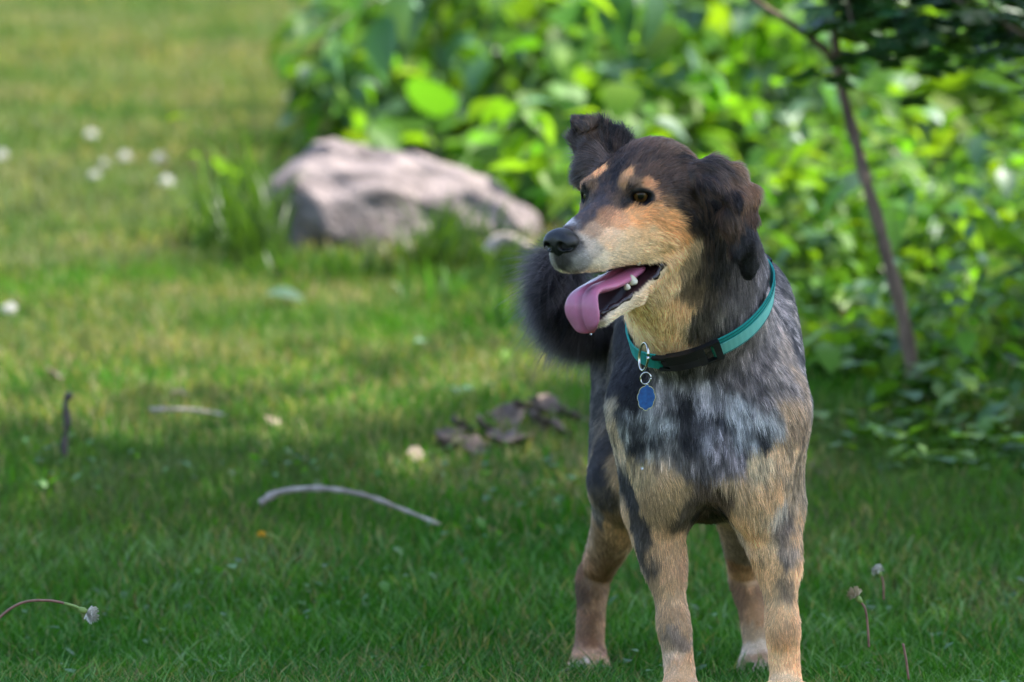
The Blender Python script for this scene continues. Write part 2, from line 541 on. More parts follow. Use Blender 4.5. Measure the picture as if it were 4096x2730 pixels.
def lobed_mesh(name, m):
    pts = []
    for k in range(20):
        a = 2 * math.pi * k / 20
        r = 0.42 + 0.13 * math.cos(5 * a) * (1 if k else 1)
        pts.append((r * math.sin(a) * 0.85, 0.42 - r * math.cos(a), -0.10 * (math.sin(a) ** 2)))
    V = pts + [(0, 0.42, 0.03)]
    F = [(k, (k + 1) % 20, 20) for k in range(20)]
    me = bpy.data.meshes.new(name); me.from_pydata(V, [], F); me.update(); me.materials.append(m)
    return me
LEAF['lobed_dark'] = lobed_mesh('lobed_leaf_dark', dark_leaf_m)
LEAF['lobed_mid'] = lobed_mesh('lobed_leaf_mid', leafy('leaf_lobed_mid', color=(0.045, 0.11, 0.02), trans=0.4))
stem_m = plain('green_stem', (0.07, 0.11, 0.03), rough=0.7, var=(40, (.05, .09, .02), (.11, .12, .05)))
prng = random.Random(5)
def place_leaf(parent, mesh, pos, out, size, roll=0.0, name='leaf'):
    """one leaf as an object: base at pos, blade pointing along out"""
    o = bpy.data.objects.new(name, mesh); col.objects.link(o)
    d = Vector(out).normalized()
    up = Vector((0, 0, 1)); sidev = d.cross(up)
    if sidev.length < 1e-3: sidev = Vector((1, 0, 0))
    sidev.normalize(); nrm = sidev.cross(d)
    M = Matrix((sidev, d, nrm)).transposed().to_4x4() @ Matrix.Rotation(roll, 4, 'Y') @ Matrix.Diagonal((size, size, size, 1))
    M.translation = Vector(pos)
    o.parent = parent
    o.matrix_local = Matrix.Translation(-Vector(parent.location)) @ M
    return o
def plant(name, x, y, height, stems, per, kinds, size, label, cat, group, spread=0.25, lean=(0, 0), tilt=0.35):
    root = empty(name, (x, y, float(gz(x, y))))
    tag(root, label, cat, group)
    for s in range(stems):
        a = prng.random() * 2 * math.pi; sp = spread * (0.3 + prng.random())
        h = height * (0.6 + 0.5 * prng.random())
        b = np.array([x + 0.03 * math.cos(a), y + 0.03 * math.sin(a), float(gz(x, y)) - 0.01])
        t_ = b + np.array([math.cos(a) * sp + lean[0], math.sin(a) * sp + lean[1], h])
        m_ = (b + t_) / 2 + np.array([-math.cos(a) * sp * 0.2, -math.sin(a) * sp * 0.2, h * 0.08])
        path = smooth_path([b, m_, t_], 9)
        tube('stem', path, np.linspace(0.0045, 0.0018, 9) * (height / 0.8), stem_m, root, 6)
        for k in range(per):
            f = 0.22 + 0.78 * (k + 0.5 * prng.random()) / per
            i = min(int(f * 8), 7); pos = path[i] + (path[i + 1] - path[i]) * (f * 8 - i)
            al = a + k * 2.4 + prng.random()
            out = (math.cos(al), math.sin(al), tilt * (prng.random() * 4.6 - 3.4))
            sz = size * (0.65 + 0.7 * prng.random()) * (1.1 - 0.35 * f)
            d = Vector(out).normalized()
            place_leaf(root, LEAF[prng.choice(kinds)], Vector(pos) + d * 0.3 * sz, out, sz, (prng.random() - 0.5) * 0.9)
    return root

# ================================================================== the boulder
def cut_rock(name, blobs, cuts, lo, hi, h, mat, rough, label, cat='rock', seed=0, shift=(-0.035, 0, -0.042)):
    global PRIM
    save = PRIM; PRIM = []
    for c, r in blobs: ell(c, r, k=0.05)
    V, F = surface_nets(lo, hi, h)
    PRIM = save
    for n, q in cuts:
        n = unit(np.array(n)); s = (V - np.asarray(q)) @ n
        V = V - np.maximum(s, 0)[:, None] * n * 0.92
    N = mesh_normals(V, F)
    V = V + N * ((vnoise(V, 14, seed, 4) - 0.5) * rough)[:, None]
    # layered clefts running down across the stone
    t = (V @ unit(np.array([0.62, 0.2, 0.55]))) * 26 + 2.5 * vnoise(V, 9, seed + 5, 2)
    V = V - N * (np.maximum(np.sin(t), 0.45) - 0.45)[:, None] * 0.034
    return tag(link(name, mesh_np(name, V + np.array(shift), F), mat), label, cat)
rock_m, nt, p, out = material('pink_granite')
tc = nt.nodes.new('ShaderNodeTexCoord')
mp = nt.nodes.new('ShaderNodeMapping'); mp.inputs['Rotation'].default_value = (0, R(35), 0); mp.inputs['Scale'].default_value = (3.0, 3.0, 12.0)
nt.links.new(tc.outputs['Object'], mp.inputs['Vector'])
n1 = nt.nodes.new('ShaderNodeTexNoise'); n1.inputs['Scale'].default_value = 2.2; n1.inputs['Detail'].default_value = 7; nt.links.new(mp.outputs[0], n1.inputs['Vector'])
n2 = nt.nodes.new('ShaderNodeTexNoise'); n2.inputs['Scale'].default_value = 90; n2.inputs['Detail'].default_value = 6; nt.links.new(tc.outputs['Object'], n2.inputs['Vector'])
rr = nt.nodes.new('ShaderNodeValToRGB')
rr.color_ramp.elements[0].position = 0.34; rr.color_ramp.elements[0].color = (*srgb(58, 50, 51), 1)
rr.color_ramp.elements[1].position = 0.66; rr.color_ramp.elements[1].color = (*srgb(146, 132, 130), 1)
e = rr.color_ramp.elements.new(0.5); e.color = (*srgb(118, 106, 105), 1)
nt.links.new(n1.outputs['Fac'], rr.inputs['Fac'])
mu = nt.nodes.new('ShaderNodeMix'); mu.data_type = 'RGBA'; mu.blend_type = 'MULTIPLY'; mu.inputs['Factor'].default_value = 0.6
r2 = nt.nodes.new('ShaderNodeMapRange'); r2.inputs['To Min'].default_value = 0.55; r2.inputs['To Max'].default_value = 1.25
nt.links.new(n2.outputs['Fac'], r2.inputs['Value']); nt.links.new(rr.outputs['Color'], mu.inputs['A']); nt.links.new(r2.outputs[0], mu.inputs['B'])
nt.links.new(mu.outputs['Result'], p.inputs['Base Color'])
bp = nt.nodes.new('ShaderNodeBump'); bp.inputs['Distance'].default_value = 0.01; nt.links.new(n2.outputs['Fac'], bp.inputs['Height']); nt.links.new(bp.outputs[0], p.inputs['Normal'])
p.inputs['Roughness'].default_value = 0.85
RKY = 12.9
cut_rock('boulder', [(at(1440, 850, RKY), (0.30, 0.24, 0.22)), (at(1840, 885, RKY + .04), (0.215, 0.18, 0.150)), (at(1180, 900, RKY), (0.14, 0.18, 0.13))],
         [((-0.50, -0.35, 0.79), at(1250, 602, RKY - .10)), ((0.26, -0.20, 0.945), at(1640, 572, RKY - .05)), ((-0.42, -0.88, 0.22), at(1250, 800, RKY - .20)), ((0.22, -0.92, 0.32), at(1560, 790, RKY - .20)),
          ((0.42, -0.35, 0.84), at(1950, 700, RKY - .02)), ((-0.75, 0.1, 0.65), at(1120, 700, RKY)), ((0.05, -0.62, 0.78), at(1480, 620, RKY - .14))],
         (-0.66, 12.60, 0.45), (0.14, 13.25, 1.00), 0.010, rock_m, 0.050, 'large pinkish grey boulder half sunk in long grass behind the dog', seed=3)
cut_rock('stone', [(at(2020, 800, RKY + 0.05), (0.075, 0.10, 0.065))], [((0.5, -0.4, 0.75), at(2050, 735, RKY)), ((-0.5, -0.6, 0.6), at(1980, 740, RKY))],
         (-0.14, 12.75, 0.66), (0.12, 13.15, 0.90), 0.008, rock_m, 0.03, 'small sandy stone at the right foot of the pinkish grey boulder', seed=8)

# ================================================================== thicket behind
def ux(u, y): return (u - 2048) / FPX * y
KL = ['oval_mid', 'oval_mid', 'oval_lime', 'oval_dull', 'broad_mid', 'broad_lime', 'broad_dull', 'oval_dull']
ORD = 'first second third fourth fifth sixth seventh eighth ninth tenth eleventh twelfth thirteenth fourteenth fifteenth'.split()
def row(n, u0, u1, y0, y1, h0, h1, stems, per, kinds, size, name, label, cat, group, spread=0.2, tilt=0.35):
    for k in range(n):
        f = (k + 0.5 + 0.5 * (prng.random() - 0.5)) / n
        y = y0 + (y1 - y0) * prng.random()
        plant(name, ux(u0 + (u1 - u0) * f, y), y, h0 + (h1 - h0) * prng.random(), stems, per, kinds, size, label % ORD[k], cat, group, spread, tilt=tilt)
row(9, 1350, 2500, 14.2, 15.2, 0.55, 0.85, 4, 12, KL, 0.098, 'leafy_shrub', '%s leafy shrub from the left in the near row behind the boulder', 'shrub', 'shrubs behind the boulder', 0.22)
row(9, 1500, 2600, 15.6, 17.0, 0.55, 0.80, 4, 12, KL, 0.105, 'leafy_shrub', '%s leafy shrub from the left in the far row behind the boulder', 'shrub', 'shrubs behind the boulder', 0.25)
row(6, 2120, 2750, 13.2, 13.9, 0.28, 0.50, 3, 9, KL, 0.100, 'leafy_shrub', '%s short shrub from the left between boulder and head of the dog', 'shrub', 'shrubs behind the boulder', 0.18)
row(13, 2250, 4250, 13.3, 14.3, 0.50, 0.90, 3, 12, KL, 0.115, 'leafy_shrub', '%s tall shrub from the left in the near row behind the sapling', 'shrub', 'shrubs behind the sapling', 0.25)
row(9, 2600, 4300, 15.0, 16.6, 0.75, 1.10, 3, 11, KL, 0.120, 'leafy_shrub', '%s tall shrub from the left in the back row behind the sapling', 'shrub', 'shrubs behind the sapling', 0.3)
row(10, 3150, 4250, 11.6, 12.9, 0.26, 0.50, 3, 9, ['oval_mid', 'oval_lime', 'oval_mid', 'oval_dull'], 0.085, 'low_shrub', '%s low bright shrub from the left round the foot of the sapling', 'shrub', 'low shrubs round the sapling', 0.16)
row(8, 3600, 4250, 10.6, 11.6, 0.16, 0.34, 3, 9, ['oval_mid', 'oval_lime', 'oval_dull'], 0.058, 'weed', '%s small leafy weed from the left at the shaded right edge', 'weed', 'weeds at the right edge', 0.12)
row(5, 2950, 3500, 12.2, 12.8, 0.20, 0.40, 2, 8, ['oval_mid', 'oval_lime'], 0.085, 'low_shrub', '%s low shrub from the left just behind the back of the dog', 'shrub', 'low shrubs round the sapling', 0.16)
row(7, 2260, 2660, 12.1, 12.9, 0.20, 0.40, 3, 8, ['oval_mid', 'oval_lime', 'oval_dull', 'broad_mid'], 0.085, 'low_shrub', '%s low weed from the left between the boulder and the tail of the dog', 'shrub', 'weeds between boulder and dog', 0.15)
row(6, 1180, 1650, 13.9, 14.6, 0.35, 0.60, 3, 9, ['oval_mid', 'oval_lime', 'oval_dull', 'broad_dull'], 0.105, 'leafy_shrub', '%s soft leafy shrub from the left rising over the left half of the boulder', 'shrub', 'shrubs over the boulder', 0.2)
# big-leaved burdock: a few large blades on stout stalks
def burdock(u, v, y, leaves, label):
    x = ux(u, y); root = empty('burdock', (x, y, float(gz(x, y))))
    tag(root, label, 'plant', 'burdocks in the thicket')
    b = np.array([x, y, float(gz(x, y))])
    for (du, dv, ang, sz, kind) in leaves:
        tip = at(u + du, v + dv, y - 0.15 + 0.3 * prng.random())
        path = smooth_path([b, b * 0.4 + tip * 0.6 + np.array([0, 0, 0.05]), tip], 8)
        tube('stalk', path, np.linspace(0.006, 0.003, 8), stem_m, root, 6)
        a = R(ang)
        place_leaf(root, LEAF['broad_' + kind], tip, (math.cos(a), -0.55, math.sin(a)), sz, prng.random() * 0.6 - 0.3)
burdock(3250, 900, 13.0, [(-30, -80, 10, 0.17, 'lime'), (60, -20, -25, 0.19, 'lime'), (-120, -180, 160, 0.17, 'dull'), (170, -160, 20, 0.16, 'mid'), (0, 60, -50, 0.15, 'dark')], 'burdock with large yellow green leaves just left of the sapling')
burdock(3700, 620, 13.2, [(-20, -150, 60, 0.19, 'lime'), (60, -250, -30, 0.22, 'lime'), (150, -60, 10, 0.2, 'mid'), (-120, -220, 150, 0.18, 'dull'), (230, -220, 30, 0.18, 'dull')], 'burdock with broad upright leaves right of the sapling')
burdock(3450, 1150, 12.4, [(-60, -60, 170, 0.16, 'dull'), (60, -20, 10, 0.15, 'dull'), (0, -140, 80, 0.16, 'dark'), (130, -90, 20, 0.14, 'dark')], 'burdock with dull blue green leaves low behind the sapling')
burdock(1750, 560, 13.6, [(-60, -40, 150, 0.15, 'dull'), (30, -30, 40, 0.16, 'dull'), (-10, -90, 100, 0.13, 'mid')], 'pale burdock leaning over the top of the boulder')
burdock(2930, 350, 14.6, [(-60, -40, 150, 0.2, 'lime'), (50, -60, 30, 0.2, 'mid'), (-10, -140, 100, 0.18, 'lime'), (120, 40, -10, 0.2, 'dull')], 'burdock with bright leaves above the head of the dog')

# ---- long grass round the boulder, tufts one can tell apart
tall_m = leafy('tall_grass', color=(0.070, 0.150, 0.022), trans=0.5, rough=0.45, vary=0.3)
def tuft(u, y, n, h, sp, label, group='grass tufts round the boulder', mat=None):
    x = ux(u, y); z = float(gz(x, y)); V = []; F = []
    for k in range(n):
        a = prng.random() * 2 * math.pi; r = sp * math.sqrt(prng.random())
        b = np.array([x + r * math.cos(a), y + r * math.sin(a), z - 0.01])
        hh = h * (0.5 + 0.6 * prng.random()); la = prng.random() * 2 * math.pi; le = hh * (0.1 + 0.55 * prng.random())
        w = 0.0035 + 0.003 * prng.random(); sa = prng.random() * math.pi; sd = np.array([math.cos(sa), math.sin(sa), 0]) * w
        o = len(V)
        for i in range(5):
            t = i / 5
            c = b + np.array([math.cos(la) * le * t * t, math.sin(la) * le * t * t, hh * (t - 0.25 * t * t * (le / hh))])
            V += [tuple(c - sd * (1 - 0.7 * t)), tuple(c + sd * (1 - 0.7 * t))]
        V.append(tuple(b + np.array([math.cos(la) * le, math.sin(la) * le, hh * (1 - 0.3 * le / hh)])))
        F += [(o + 2 * i, o + 2 * i + 1, o + 2 * i + 3, o + 2 * i + 2) for i in range(4)] + [(o + 8, o + 9, o + 10)]
    me = bpy.data.meshes.new('grass_tuft'); me.from_pydata(V, [], F); me.update()
    return tag(link('grass_tuft', me, mat or tall_m), label, 'grass', group)
TUFTS = sorted(((930, 12.7, 90, 0.30, 0.09), (1010, 12.5, 80, 0.24, 0.08), (1150, 12.35, 45, 0.10, 0.09), (1300, 12.3, 45, 0.09, 0.10), (1450, 12.3, 50, 0.10, 0.10), (1610, 12.35, 50, 0.13, 0.09),
                (1730, 12.4, 60, 0.20, 0.08), (1840, 12.45, 60, 0.19, 0.08), (1950, 12.4, 50, 0.14, 0.09), (2080, 12.2, 50, 0.13, 0.1), (1780, 11.9, 45, 0.11, 0.10), (1900, 11.6, 40, 0.10, 0.1), (2050, 11.5, 40, 0.11, 0.1), (860, 12.9, 45, 0.15, 0.09)))
for k, (u, y, n, h, sp) in enumerate(TUFTS):
    tuft(u, y, n, h, sp, '%s tuft of long bright grass from the left along the boulder foot' % ORD[k])
p_ = plant('seedling', ux(880, 12.8), 12.8, 0.34, 3, 3, ['oval_lime'], 0.075, 'yellow green seedling standing at the left end of the boulder', 'plant', None, 0.06, tilt=0.15)
# ---- dark leafy spray hanging in from above, left of the thicket
spray = empty('shrub_branch', tuple(at(1700, -260, 13.0)))
tag(spray, 'shaded branch with drooping blue green leaves above the boulder', 'branch')
tube('twig', smooth_path([at(1900, -420, 13.2), at(1650, -120, 13.0), at(1400, 60, 12.9), at(1300, 130, 12.85)], 12), np.linspace(0.008, 0.003, 12), stem_m, spray, 6)
tube('twig', smooth_path([at(1900, -420, 13.2), at(2250, -180, 13.0), at(2560, -80, 12.9)], 12), np.linspace(0.008, 0.003, 12), stem_m, spray, 6)
for u, v, ang, sz, kd in ((1640, -60, 250, 0.13, 'dull'), (1560, 60, 255, 0.12, 'dull'), (1330, 110, 205, 0.09, 'mid'), (1370, 130, 255, 0.10, 'dull'), (1390, 240, 265, 0.07, 'dark'), (1700, 30, 235, 0.11, 'dark'), (1500, -60, 230, 0.11, 'mid'),
                          (2490, -70, 262, 0.13, 'dark'), (2590, -90, 282, 0.12, 'dark'), (2330, -30, 330, 0.10, 'lime')):
    a = R(ang)
    place_leaf(spray, LEAF['oval_' + kd], at(u, v, 12.9), (math.cos(a), -0.15, math.sin(a)), sz * 1.25, prng.random() - 0.5)

# ================================================================== the sapling
bark, nt, p, out = material('bark')
tc = nt.nodes.new('ShaderNodeTexCoord'); mp = nt.nodes.new('ShaderNodeMapping'); mp.inputs['Scale'].default_value = (60, 60, 14)
nt.links.new(tc.outputs['Object'], mp.inputs['Vector'])
nz = nt.nodes.new('ShaderNodeTexNoise'); nz.inputs['Scale'].default_value = 1.0; nz.inputs['Detail'].default_value = 6; nt.links.new(mp.outputs[0], nz.inputs['Vector'])
cr_ = nt.nodes.new('ShaderNodeValToRGB'); cr_.color_ramp.elements[0].position = 0.3; cr_.color_ramp.elements[0].color = (0.055, 0.036, 0.026, 1)
cr_.color_ramp.elements[1].position = 0.75; cr_.color_ramp.elements[1].color = (0.24, 0.16, 0.115, 1)
nt.links.new(nz.outputs['Fac'], cr_.inputs['Fac']); nt.links.new(cr_.outputs['Color'], p.inputs['Base Color'])
bp = nt.nodes.new('ShaderNodeBump'); bp.inputs['Distance'].default_value = 0.006; nt.links.new(nz.outputs['Fac'], bp.inputs['Height']); nt.links.new(bp.outputs[0], p.inputs['Normal'])
p.inputs['Roughness'].default_value = 0.9
SY = 10.7
sap = empty('sapling', (ux(3650, SY), SY, float(gz(ux(3650, SY), SY))))
tag(sap, 'slender leaning sapling with brown trunk forking near the top right corner', 'tree')
tr = smooth_path([at(3655, 1560, SY), at(3640, 1420, SY), at(3598, 1210, SY), at(3545, 1020, SY), at(3525, 930, SY), at(3468, 740, SY), at(3432, 600, SY + .02), at(3372, 380, SY + .03), at(3345, 230, SY + .03)], 30)
tube('trunk', tr, np.linspace(0.0138, 0.0095, 30) * (1 + 0.13 * np.sin(np.arange(30) * 1.7) + 0.08 * np.sin(np.arange(30) * 3.1)), bark, sap, 10)
br1 = smooth_path([at(3350, 270, SY + .03), at(3290, 190, SY), at(3170, 100, SY - .02), at(3030, 10, SY - .03), at(2880, -120, SY - .05)], 16)
tube('branch', br1, np.linspace(0.0075, 0.0045, 16), bark, sap, 8)
br2 = smooth_path([at(3350, 270, SY + .03), at(3335, 100, SY + .02), at(3310, -60, SY), at(3300, -300, SY)], 16)
tube('branch', br2, np.linspace(0.0085, 0.0055, 16), bark, sap, 8)
TW = []
for (u0, v0_, u1, v1, dy) in ((3320, -40, 3700, 150, -.1), (3310, -120, 3900, 60, -.2), (3310, -200, 4150, 40, .1), (3320, -100, 4250, 250, -.15), (3330, 60, 3560, 190, .1), (3320, -80, 3420, 170, -.2), (3500, -150, 4000, 180, .1), (3700, -150, 4100, 230, -.05), (3320, -160, 3650, 30, .15), (3900, -200, 4180, 120, .0)):
    pth = smooth_path([at(u0, v0_, SY), (at(u0, v0_, SY) + at(u1, v1, SY + dy)) / 2 + np.array([0, 0, 0.05]), at(u1, v1, SY + dy)], 10)
    TW.append(pth); tube('twig', pth, np.linspace(0.005, 0.002, 10), bark, sap, 6)
for k in range(300):
    t = prng.choice(TW); i = prng.randrange(2, 10)
    pos = t[i] + np.array([prng.gauss(0, 0.05), prng.gauss(0, 0.07), prng.gauss(-0.005, 0.045)])
    a = prng.random() * 2 * math.pi
    place_leaf(sap, LEAF['lobed_dark' if prng.random() < 0.8 else 'lobed_mid'], pos, (math.cos(a), math.sin(a), -0.35 + 0.3 * prng.random()), 0.066 + 0.034 * prng.random(), prng.random() - 0.5)

# pale dead stalk leaning in the thicket
tag(tube('dead_stalk', smooth_path([at(3100, 470, 14.0), at(3010, 300, 14.0), at(2900, 90, 14.0)], 8), np.linspace(0.007, 0.004, 8), plain('dead_wood', (0.42, 0.36, 0.28), rough=0.9, var=(30, (.3, .25, .2), (.5, .44, .36)))), 'pale dry stalk slanting through the leaves above the dog', 'stalk')

# ================================================================== undergrowth
def small_leaves(n, fn, size, palette, name, label):
    V = []; F = []; C = []
    pal = np.array(palette)
    x, y, hz = fn(n)
    n = len(x)
    c = np.stack([x, y, gz(x, y) + hz], 1)
    a = grng.random(n) * 2 * math.pi
    d = unit(np.stack([np.cos(a), np.sin(a), 1.2 * (grng.random(n) - 0.75)], 1))
    s = unit(np.cross(d, np.array([0, 0, 1.0]))); up = np.cross(s, d)
    L = (size * (0.4 + 1.5 * grng.random(n) ** 1.6))[:, None]
    pts = np.stack([c, c + d * L * .35 - s * L * .30 + up * L * .08, c + d * L * .35 + s * L * .30 + up * L * .08, c + d * L * .75 - s * L * .2, c + d * L * .75 + s * L * .2, c + d * L - up * L * .1], 1)
    F = (np.arange(n)[:, None, None] * 6 + np.array([(0, 2, 1), (1, 2, 4), (1, 4, 3), (3, 4, 5)])[None]).reshape(-1, 3)
    C = pal[grng.integers(0, len(pal), n)] * (0.7 + 0.6 * grng.random((n, 1)))
    me = mesh_np(name, pts.reshape(-1, 3), F); set_color(me, 'tint', np.repeat(C, 6, 0))
    return tag(link(name, me, leafy(name, attr='tint', trans=0.45, rough=0.4), smooth=False), label, 'undergrowth', kind='stuff')
GREENS = [(0.09, 0.20, 0.030), (0.11, 0.23, 0.030), (0.15, 0.26, 0.025), (0.08, 0.18, 0.06)]
small_leaves(2600, clover, 0.016, [(0.05, 0.15, 0.02), (0.07, 0.19, 0.025), (0.10, 0.22, 0.05)], 'clover', 'low clover leaves spread through the shaded lawn')
def zone_right(n):
    y = 10.0 + 4.0 * grng.random(n)
    u = 3000 + 1500 * grng.random(n)
    k = (u - 3000) / 700 + (y - 10.0) / 1.8 > 0.80 + 0.6 * (grng.random(n) - 0.5)
    u, y = u[k], y[k]
    k = vnoise(np.stack([ux(u, y), y, y * 0], 1), 3.5, 77, 2) > 0.40
    u, y = u[k], y[k]
    return ux(u, y), y, grng.random(len(u)) ** 1.5 * np.clip((y - 9.8) * 0.10, 0.03, 0.24) * (0.4 + 1.2 * vnoise(np.stack([ux(u, y), y, y * 0], 1), 5.0, 78, 2))
small_leaves(7000, zone_right, 0.050, GREENS, 'undergrowth', 'dense low leafy undergrowth in the shade right of the dog')
def zone_back(n):
    y = 13.4 + 5.5 * grng.random(n)
    u = 1450 + 2900 * grng.random(n)
    k = (u - 1450) / 700 > (15.0 - y) / 1.6
    u, y = u[k], y[k]
    return ux(u, y), y, grng.random(len(u)) * np.clip((y - 13) * 0.2, 0.1, 0.75) * np.clip((u - 1300) / 800, 0.2, 1)
small_leaves(5500, zone_back, 0.11, GREENS, 'thicket_foliage', 'mass of green foliage filling the thicket behind the dog')

# ================================================================== small things on the grass
dead_m = plain('dead_leaf', (0.10, 0.065, 0.05), rough=0.8, var=(3, (.040, .024, .018), (.17, .12, .10)))
pale_m = plain('pale_dead_leaf', (0.34, 0.26, 0.17), rough=0.8, var=(3, (.22, .15, .09), (.42, .33, .23)))
twig_m = plain('bleached_twig', (0.36, 0.29, 0.25), rough=0.85, var=(45, (.22, .17, .15), (.52, .44, .40)), bump=(60, 0.6, 0.004))
darktwig_m = plain('dark_twig', (0.06, 0.045, 0.04), rough=0.9, var=(40, (.03, .025, .02), (.12, .09, .08)))
def gy(v):
    """distance at which the ground shows in row v"""
    Y = np.linspace(7.5, 26, 1500)
    vv = V0 - (np.interp(Y, _PY, _PZ) + 0.02 - CAM_H) / Y * FPX
    return float(Y[np.argmin(np.abs(vv - v))])
yS = gy(2060)
tag(tube('fallen_stick', smooth_path([at(1040, 2015, yS + .05), at(1120, 1970, yS + .05), at(1280, 1955, yS), at(1450, 1980, yS - .02), at(1600, 2035, yS - .03), at(1760, 2100, yS - .05)], 26),
         np.linspace(0.0060, 0.0026, 26) * (1 + 0.13 * np.sin(np.arange(26) * 2.2) + 0.35 * (np.arange(26) % 7 == 3)), twig_m), 'long arched bleached stick lying on the grass left of the dog', 'stick')
tag(tube('bent_stick', smooth_path([at(1960, 1010, 12.2), at(1990, 965, 12.2), at(2050, 960, 12.2), at(2120, 1000, 12.2), at(2160, 1050, 12.2)], 14), np.linspace(0.016, 0.009, 14), twig_m), 'short pale bent stick behind the muzzle and tail of the dog', 'stick')
yt = gy(1830)
tag(tube('upright_twig', smooth_path([at(285, 1575, yt), at(262, 1610, yt), at(270, 1700, yt), at(255, 1780, yt), at(262, 1850, yt)], 14), 0.0055 + 0.0018 * np.sin(np.arange(14) * 1.4), darktwig_m), 'dark knobbly twig standing upright in the grass at the left', 'twig')
tag(tube('dry_twig', smooth_path([at(600, 1640, gy(1650)), at(760, 1640, gy(1650)), at(910, 1662, gy(1650))], 10), np.linspace(0.0042, 0.0022, 10), twig_m), 'thin straight dry twig lying across the grass beyond the arched stick', 'twig')
def curled_leaf(u, v, size, mat, label, ang=0.0, curl=0.5, group=None, lift=0.01, name='dead_leaf', y=None):
    y = gy(v) if y is None else y
    c = at(u, v, y); V = []; F = []
    n = 7; m = 5
    for i in range(n):
        t = i / (n - 1); w = 0.40 * math.sin(math.pi * (0.06 + 0.90 * t)) * (1 + 0.50 * math.sin(t * 17 + u))
        for j in range(m):
            s = (j / (m - 1) - 0.5) * 2
            V.append((s * w, t - 0.5, curl * (s * s * w * 0.7 + 0.25 * (t - 0.5) ** 2) + 0.05 * math.sin(5 * s + 7 * t + v)))
    for i in range(n - 1):
        for j in range(m - 1): F.append((i * m + j, i * m + j + 1, (i + 1) * m + j + 1, (i + 1) * m + j))
    me = bpy.data.meshes.new(name); me.from_pydata(V, [], F); me.update()
    o = link(name, me, mat)
    o.location = tuple(c - np.array([0, 0, 0.012])); size *= 0.72; o.scale = (size, size, size); o.rotation_euler = (0.45 + 0.4 * math.sin(u), 0.4 * math.cos(v), ang)
    sol = o.modifiers.new('thick', 'SOLIDIFY'); sol.thickness = 0.02
    return tag(o, label, 'leaf', group)
PILE = 'fallen leaves in a heap'
for k, (u, v, s, m, a) in enumerate(sorted(((1800, 1720, .085, dead_m, .3), (1860, 1690, .09, dead_m, 1.3), (1950, 1700, .11, dead_m, 2.2), (2030, 1650, .10, dead_m, .2), (2110, 1620, .13, dead_m, 1.0), (2170, 1680, .11, dead_m, 2.4), (2010, 1730, .10, dead_m, .9), (2200, 1610, .10, dead_m, .5), (2250, 1700, .08, dead_m, 1.9),
                        (2090, 1740, .08, dead_m, 2.9), (1900, 1760, .08, dead_m, .1), (2280, 1640, .09, dead_m, .8), (1990, 1640, .06, pale_m, 1.7), (2160, 1590, .08, dead_m, 2.0), (1780, 1760, .07, dead_m, 2.5)), key=lambda t: t[0])):
    curled_leaf(u, v, s, m, '%s %s dead leaf from the left in the heap beside the dog' % (ORD[k], 'pale' if m is pale_m else 'brown'), a, group=PILE)
for (u, v, s, m, a, lab) in ((70, 2600, .030, pale_m, .2, 'tan dead leaf standing in the grass at the lower left corner'), (118, 2640, .016, pale_m, 1.4, 'small cream petal beside the tan leaf in the lower left corner'),
                             (1090, 1660, .045, pale_m, .3, 'pale dry leaf lying right of the thin dry twig'), (720, 1550, .05, pale_m, 1.2, 'pale crumpled leaf resting above the thin dry twig'), (520, 1880, .06, dead_m, .4, 'brown leaf in the grass between upright twig and arched stick'),
                             (1660, 1790, .05, pale_m, .1, 'upright pale dry leaf left of the dead leaf heap'), (210, 1470, .06, dead_m, 1.0, 'greyish leaf in the grass above the upright twig'), (3270, 1860, .06, dead_m, .8, 'grey leaf on the ground right of the dog shoulder'),
                             (2060, 2690, .02, dead_m, .8, 'reddish scrap of leaf at the bottom edge left of the hind paw')):
    curled_leaf(u, v, s, m, lab, a)
# dandelions and clover
red_m = plain('red_stem', (0.22, 0.09, 0.065), rough=0.6, var=(80, (.15, .06, .04), (.30, .15, .10)))
gstem_m = plain('pale_green_stem', (0.20, 0.28, 0.06), rough=0.6)
fluff_m = plain('seed_fluff', (0.72, 0.68, 0.62), rough=0.9, var=(300, (.55, .5, .44), (.85, .82, .78)))
cream_m = plain('cream_fluff', (0.62, 0.50, 0.36), rough=0.9)
yel_m = plain('yellow_petal', (0.75, 0.42, 0.02), rough=0.7)
white_m = leafy('white_petal', color=(0.75, 0.72, 0.70), trans=0.3, vary=0.05, tcol=(1, 1, 1))
def fluff(c, r, parent, mat, name='seed_head', n=90, flat=1.0, axis=(0, 0, 1)):
    V = []; F = []; ax = unit(np.array(axis))
    for k in range(n):
        d = unit(np.array([prng.gauss(0, 1), prng.gauss(0, 1), prng.gauss(0, 1)]))
        if d @ ax < -0.3: d = -d
        d = d + ax * (flat - 1)
        s = unit(np.cross(d, [0.3, 0.5, 0.8])) * r * 0.10
        o = len(V); e = np.asarray(c) + d * r * (0.75 + 0.35 * prng.random()); q0 = np.asarray(c) + d * r * 0.1
        t2 = np.cross(unit(d), unit(s)) * r * 0.10
        V += [tuple(q0), tuple(e - s), tuple(e + s), tuple(e + t2 + d * r * 0.1), tuple(e - t2)]
        F += [(o, o + 1, o + 2), (o + 1, o + 3, o + 2), (o + 1, o + 2, o + 4)]
    me = bpy.data.meshes.new(name); me.from_pydata(V, [], F); me.update()
    return link(name, me, mat, parent, smooth=False)
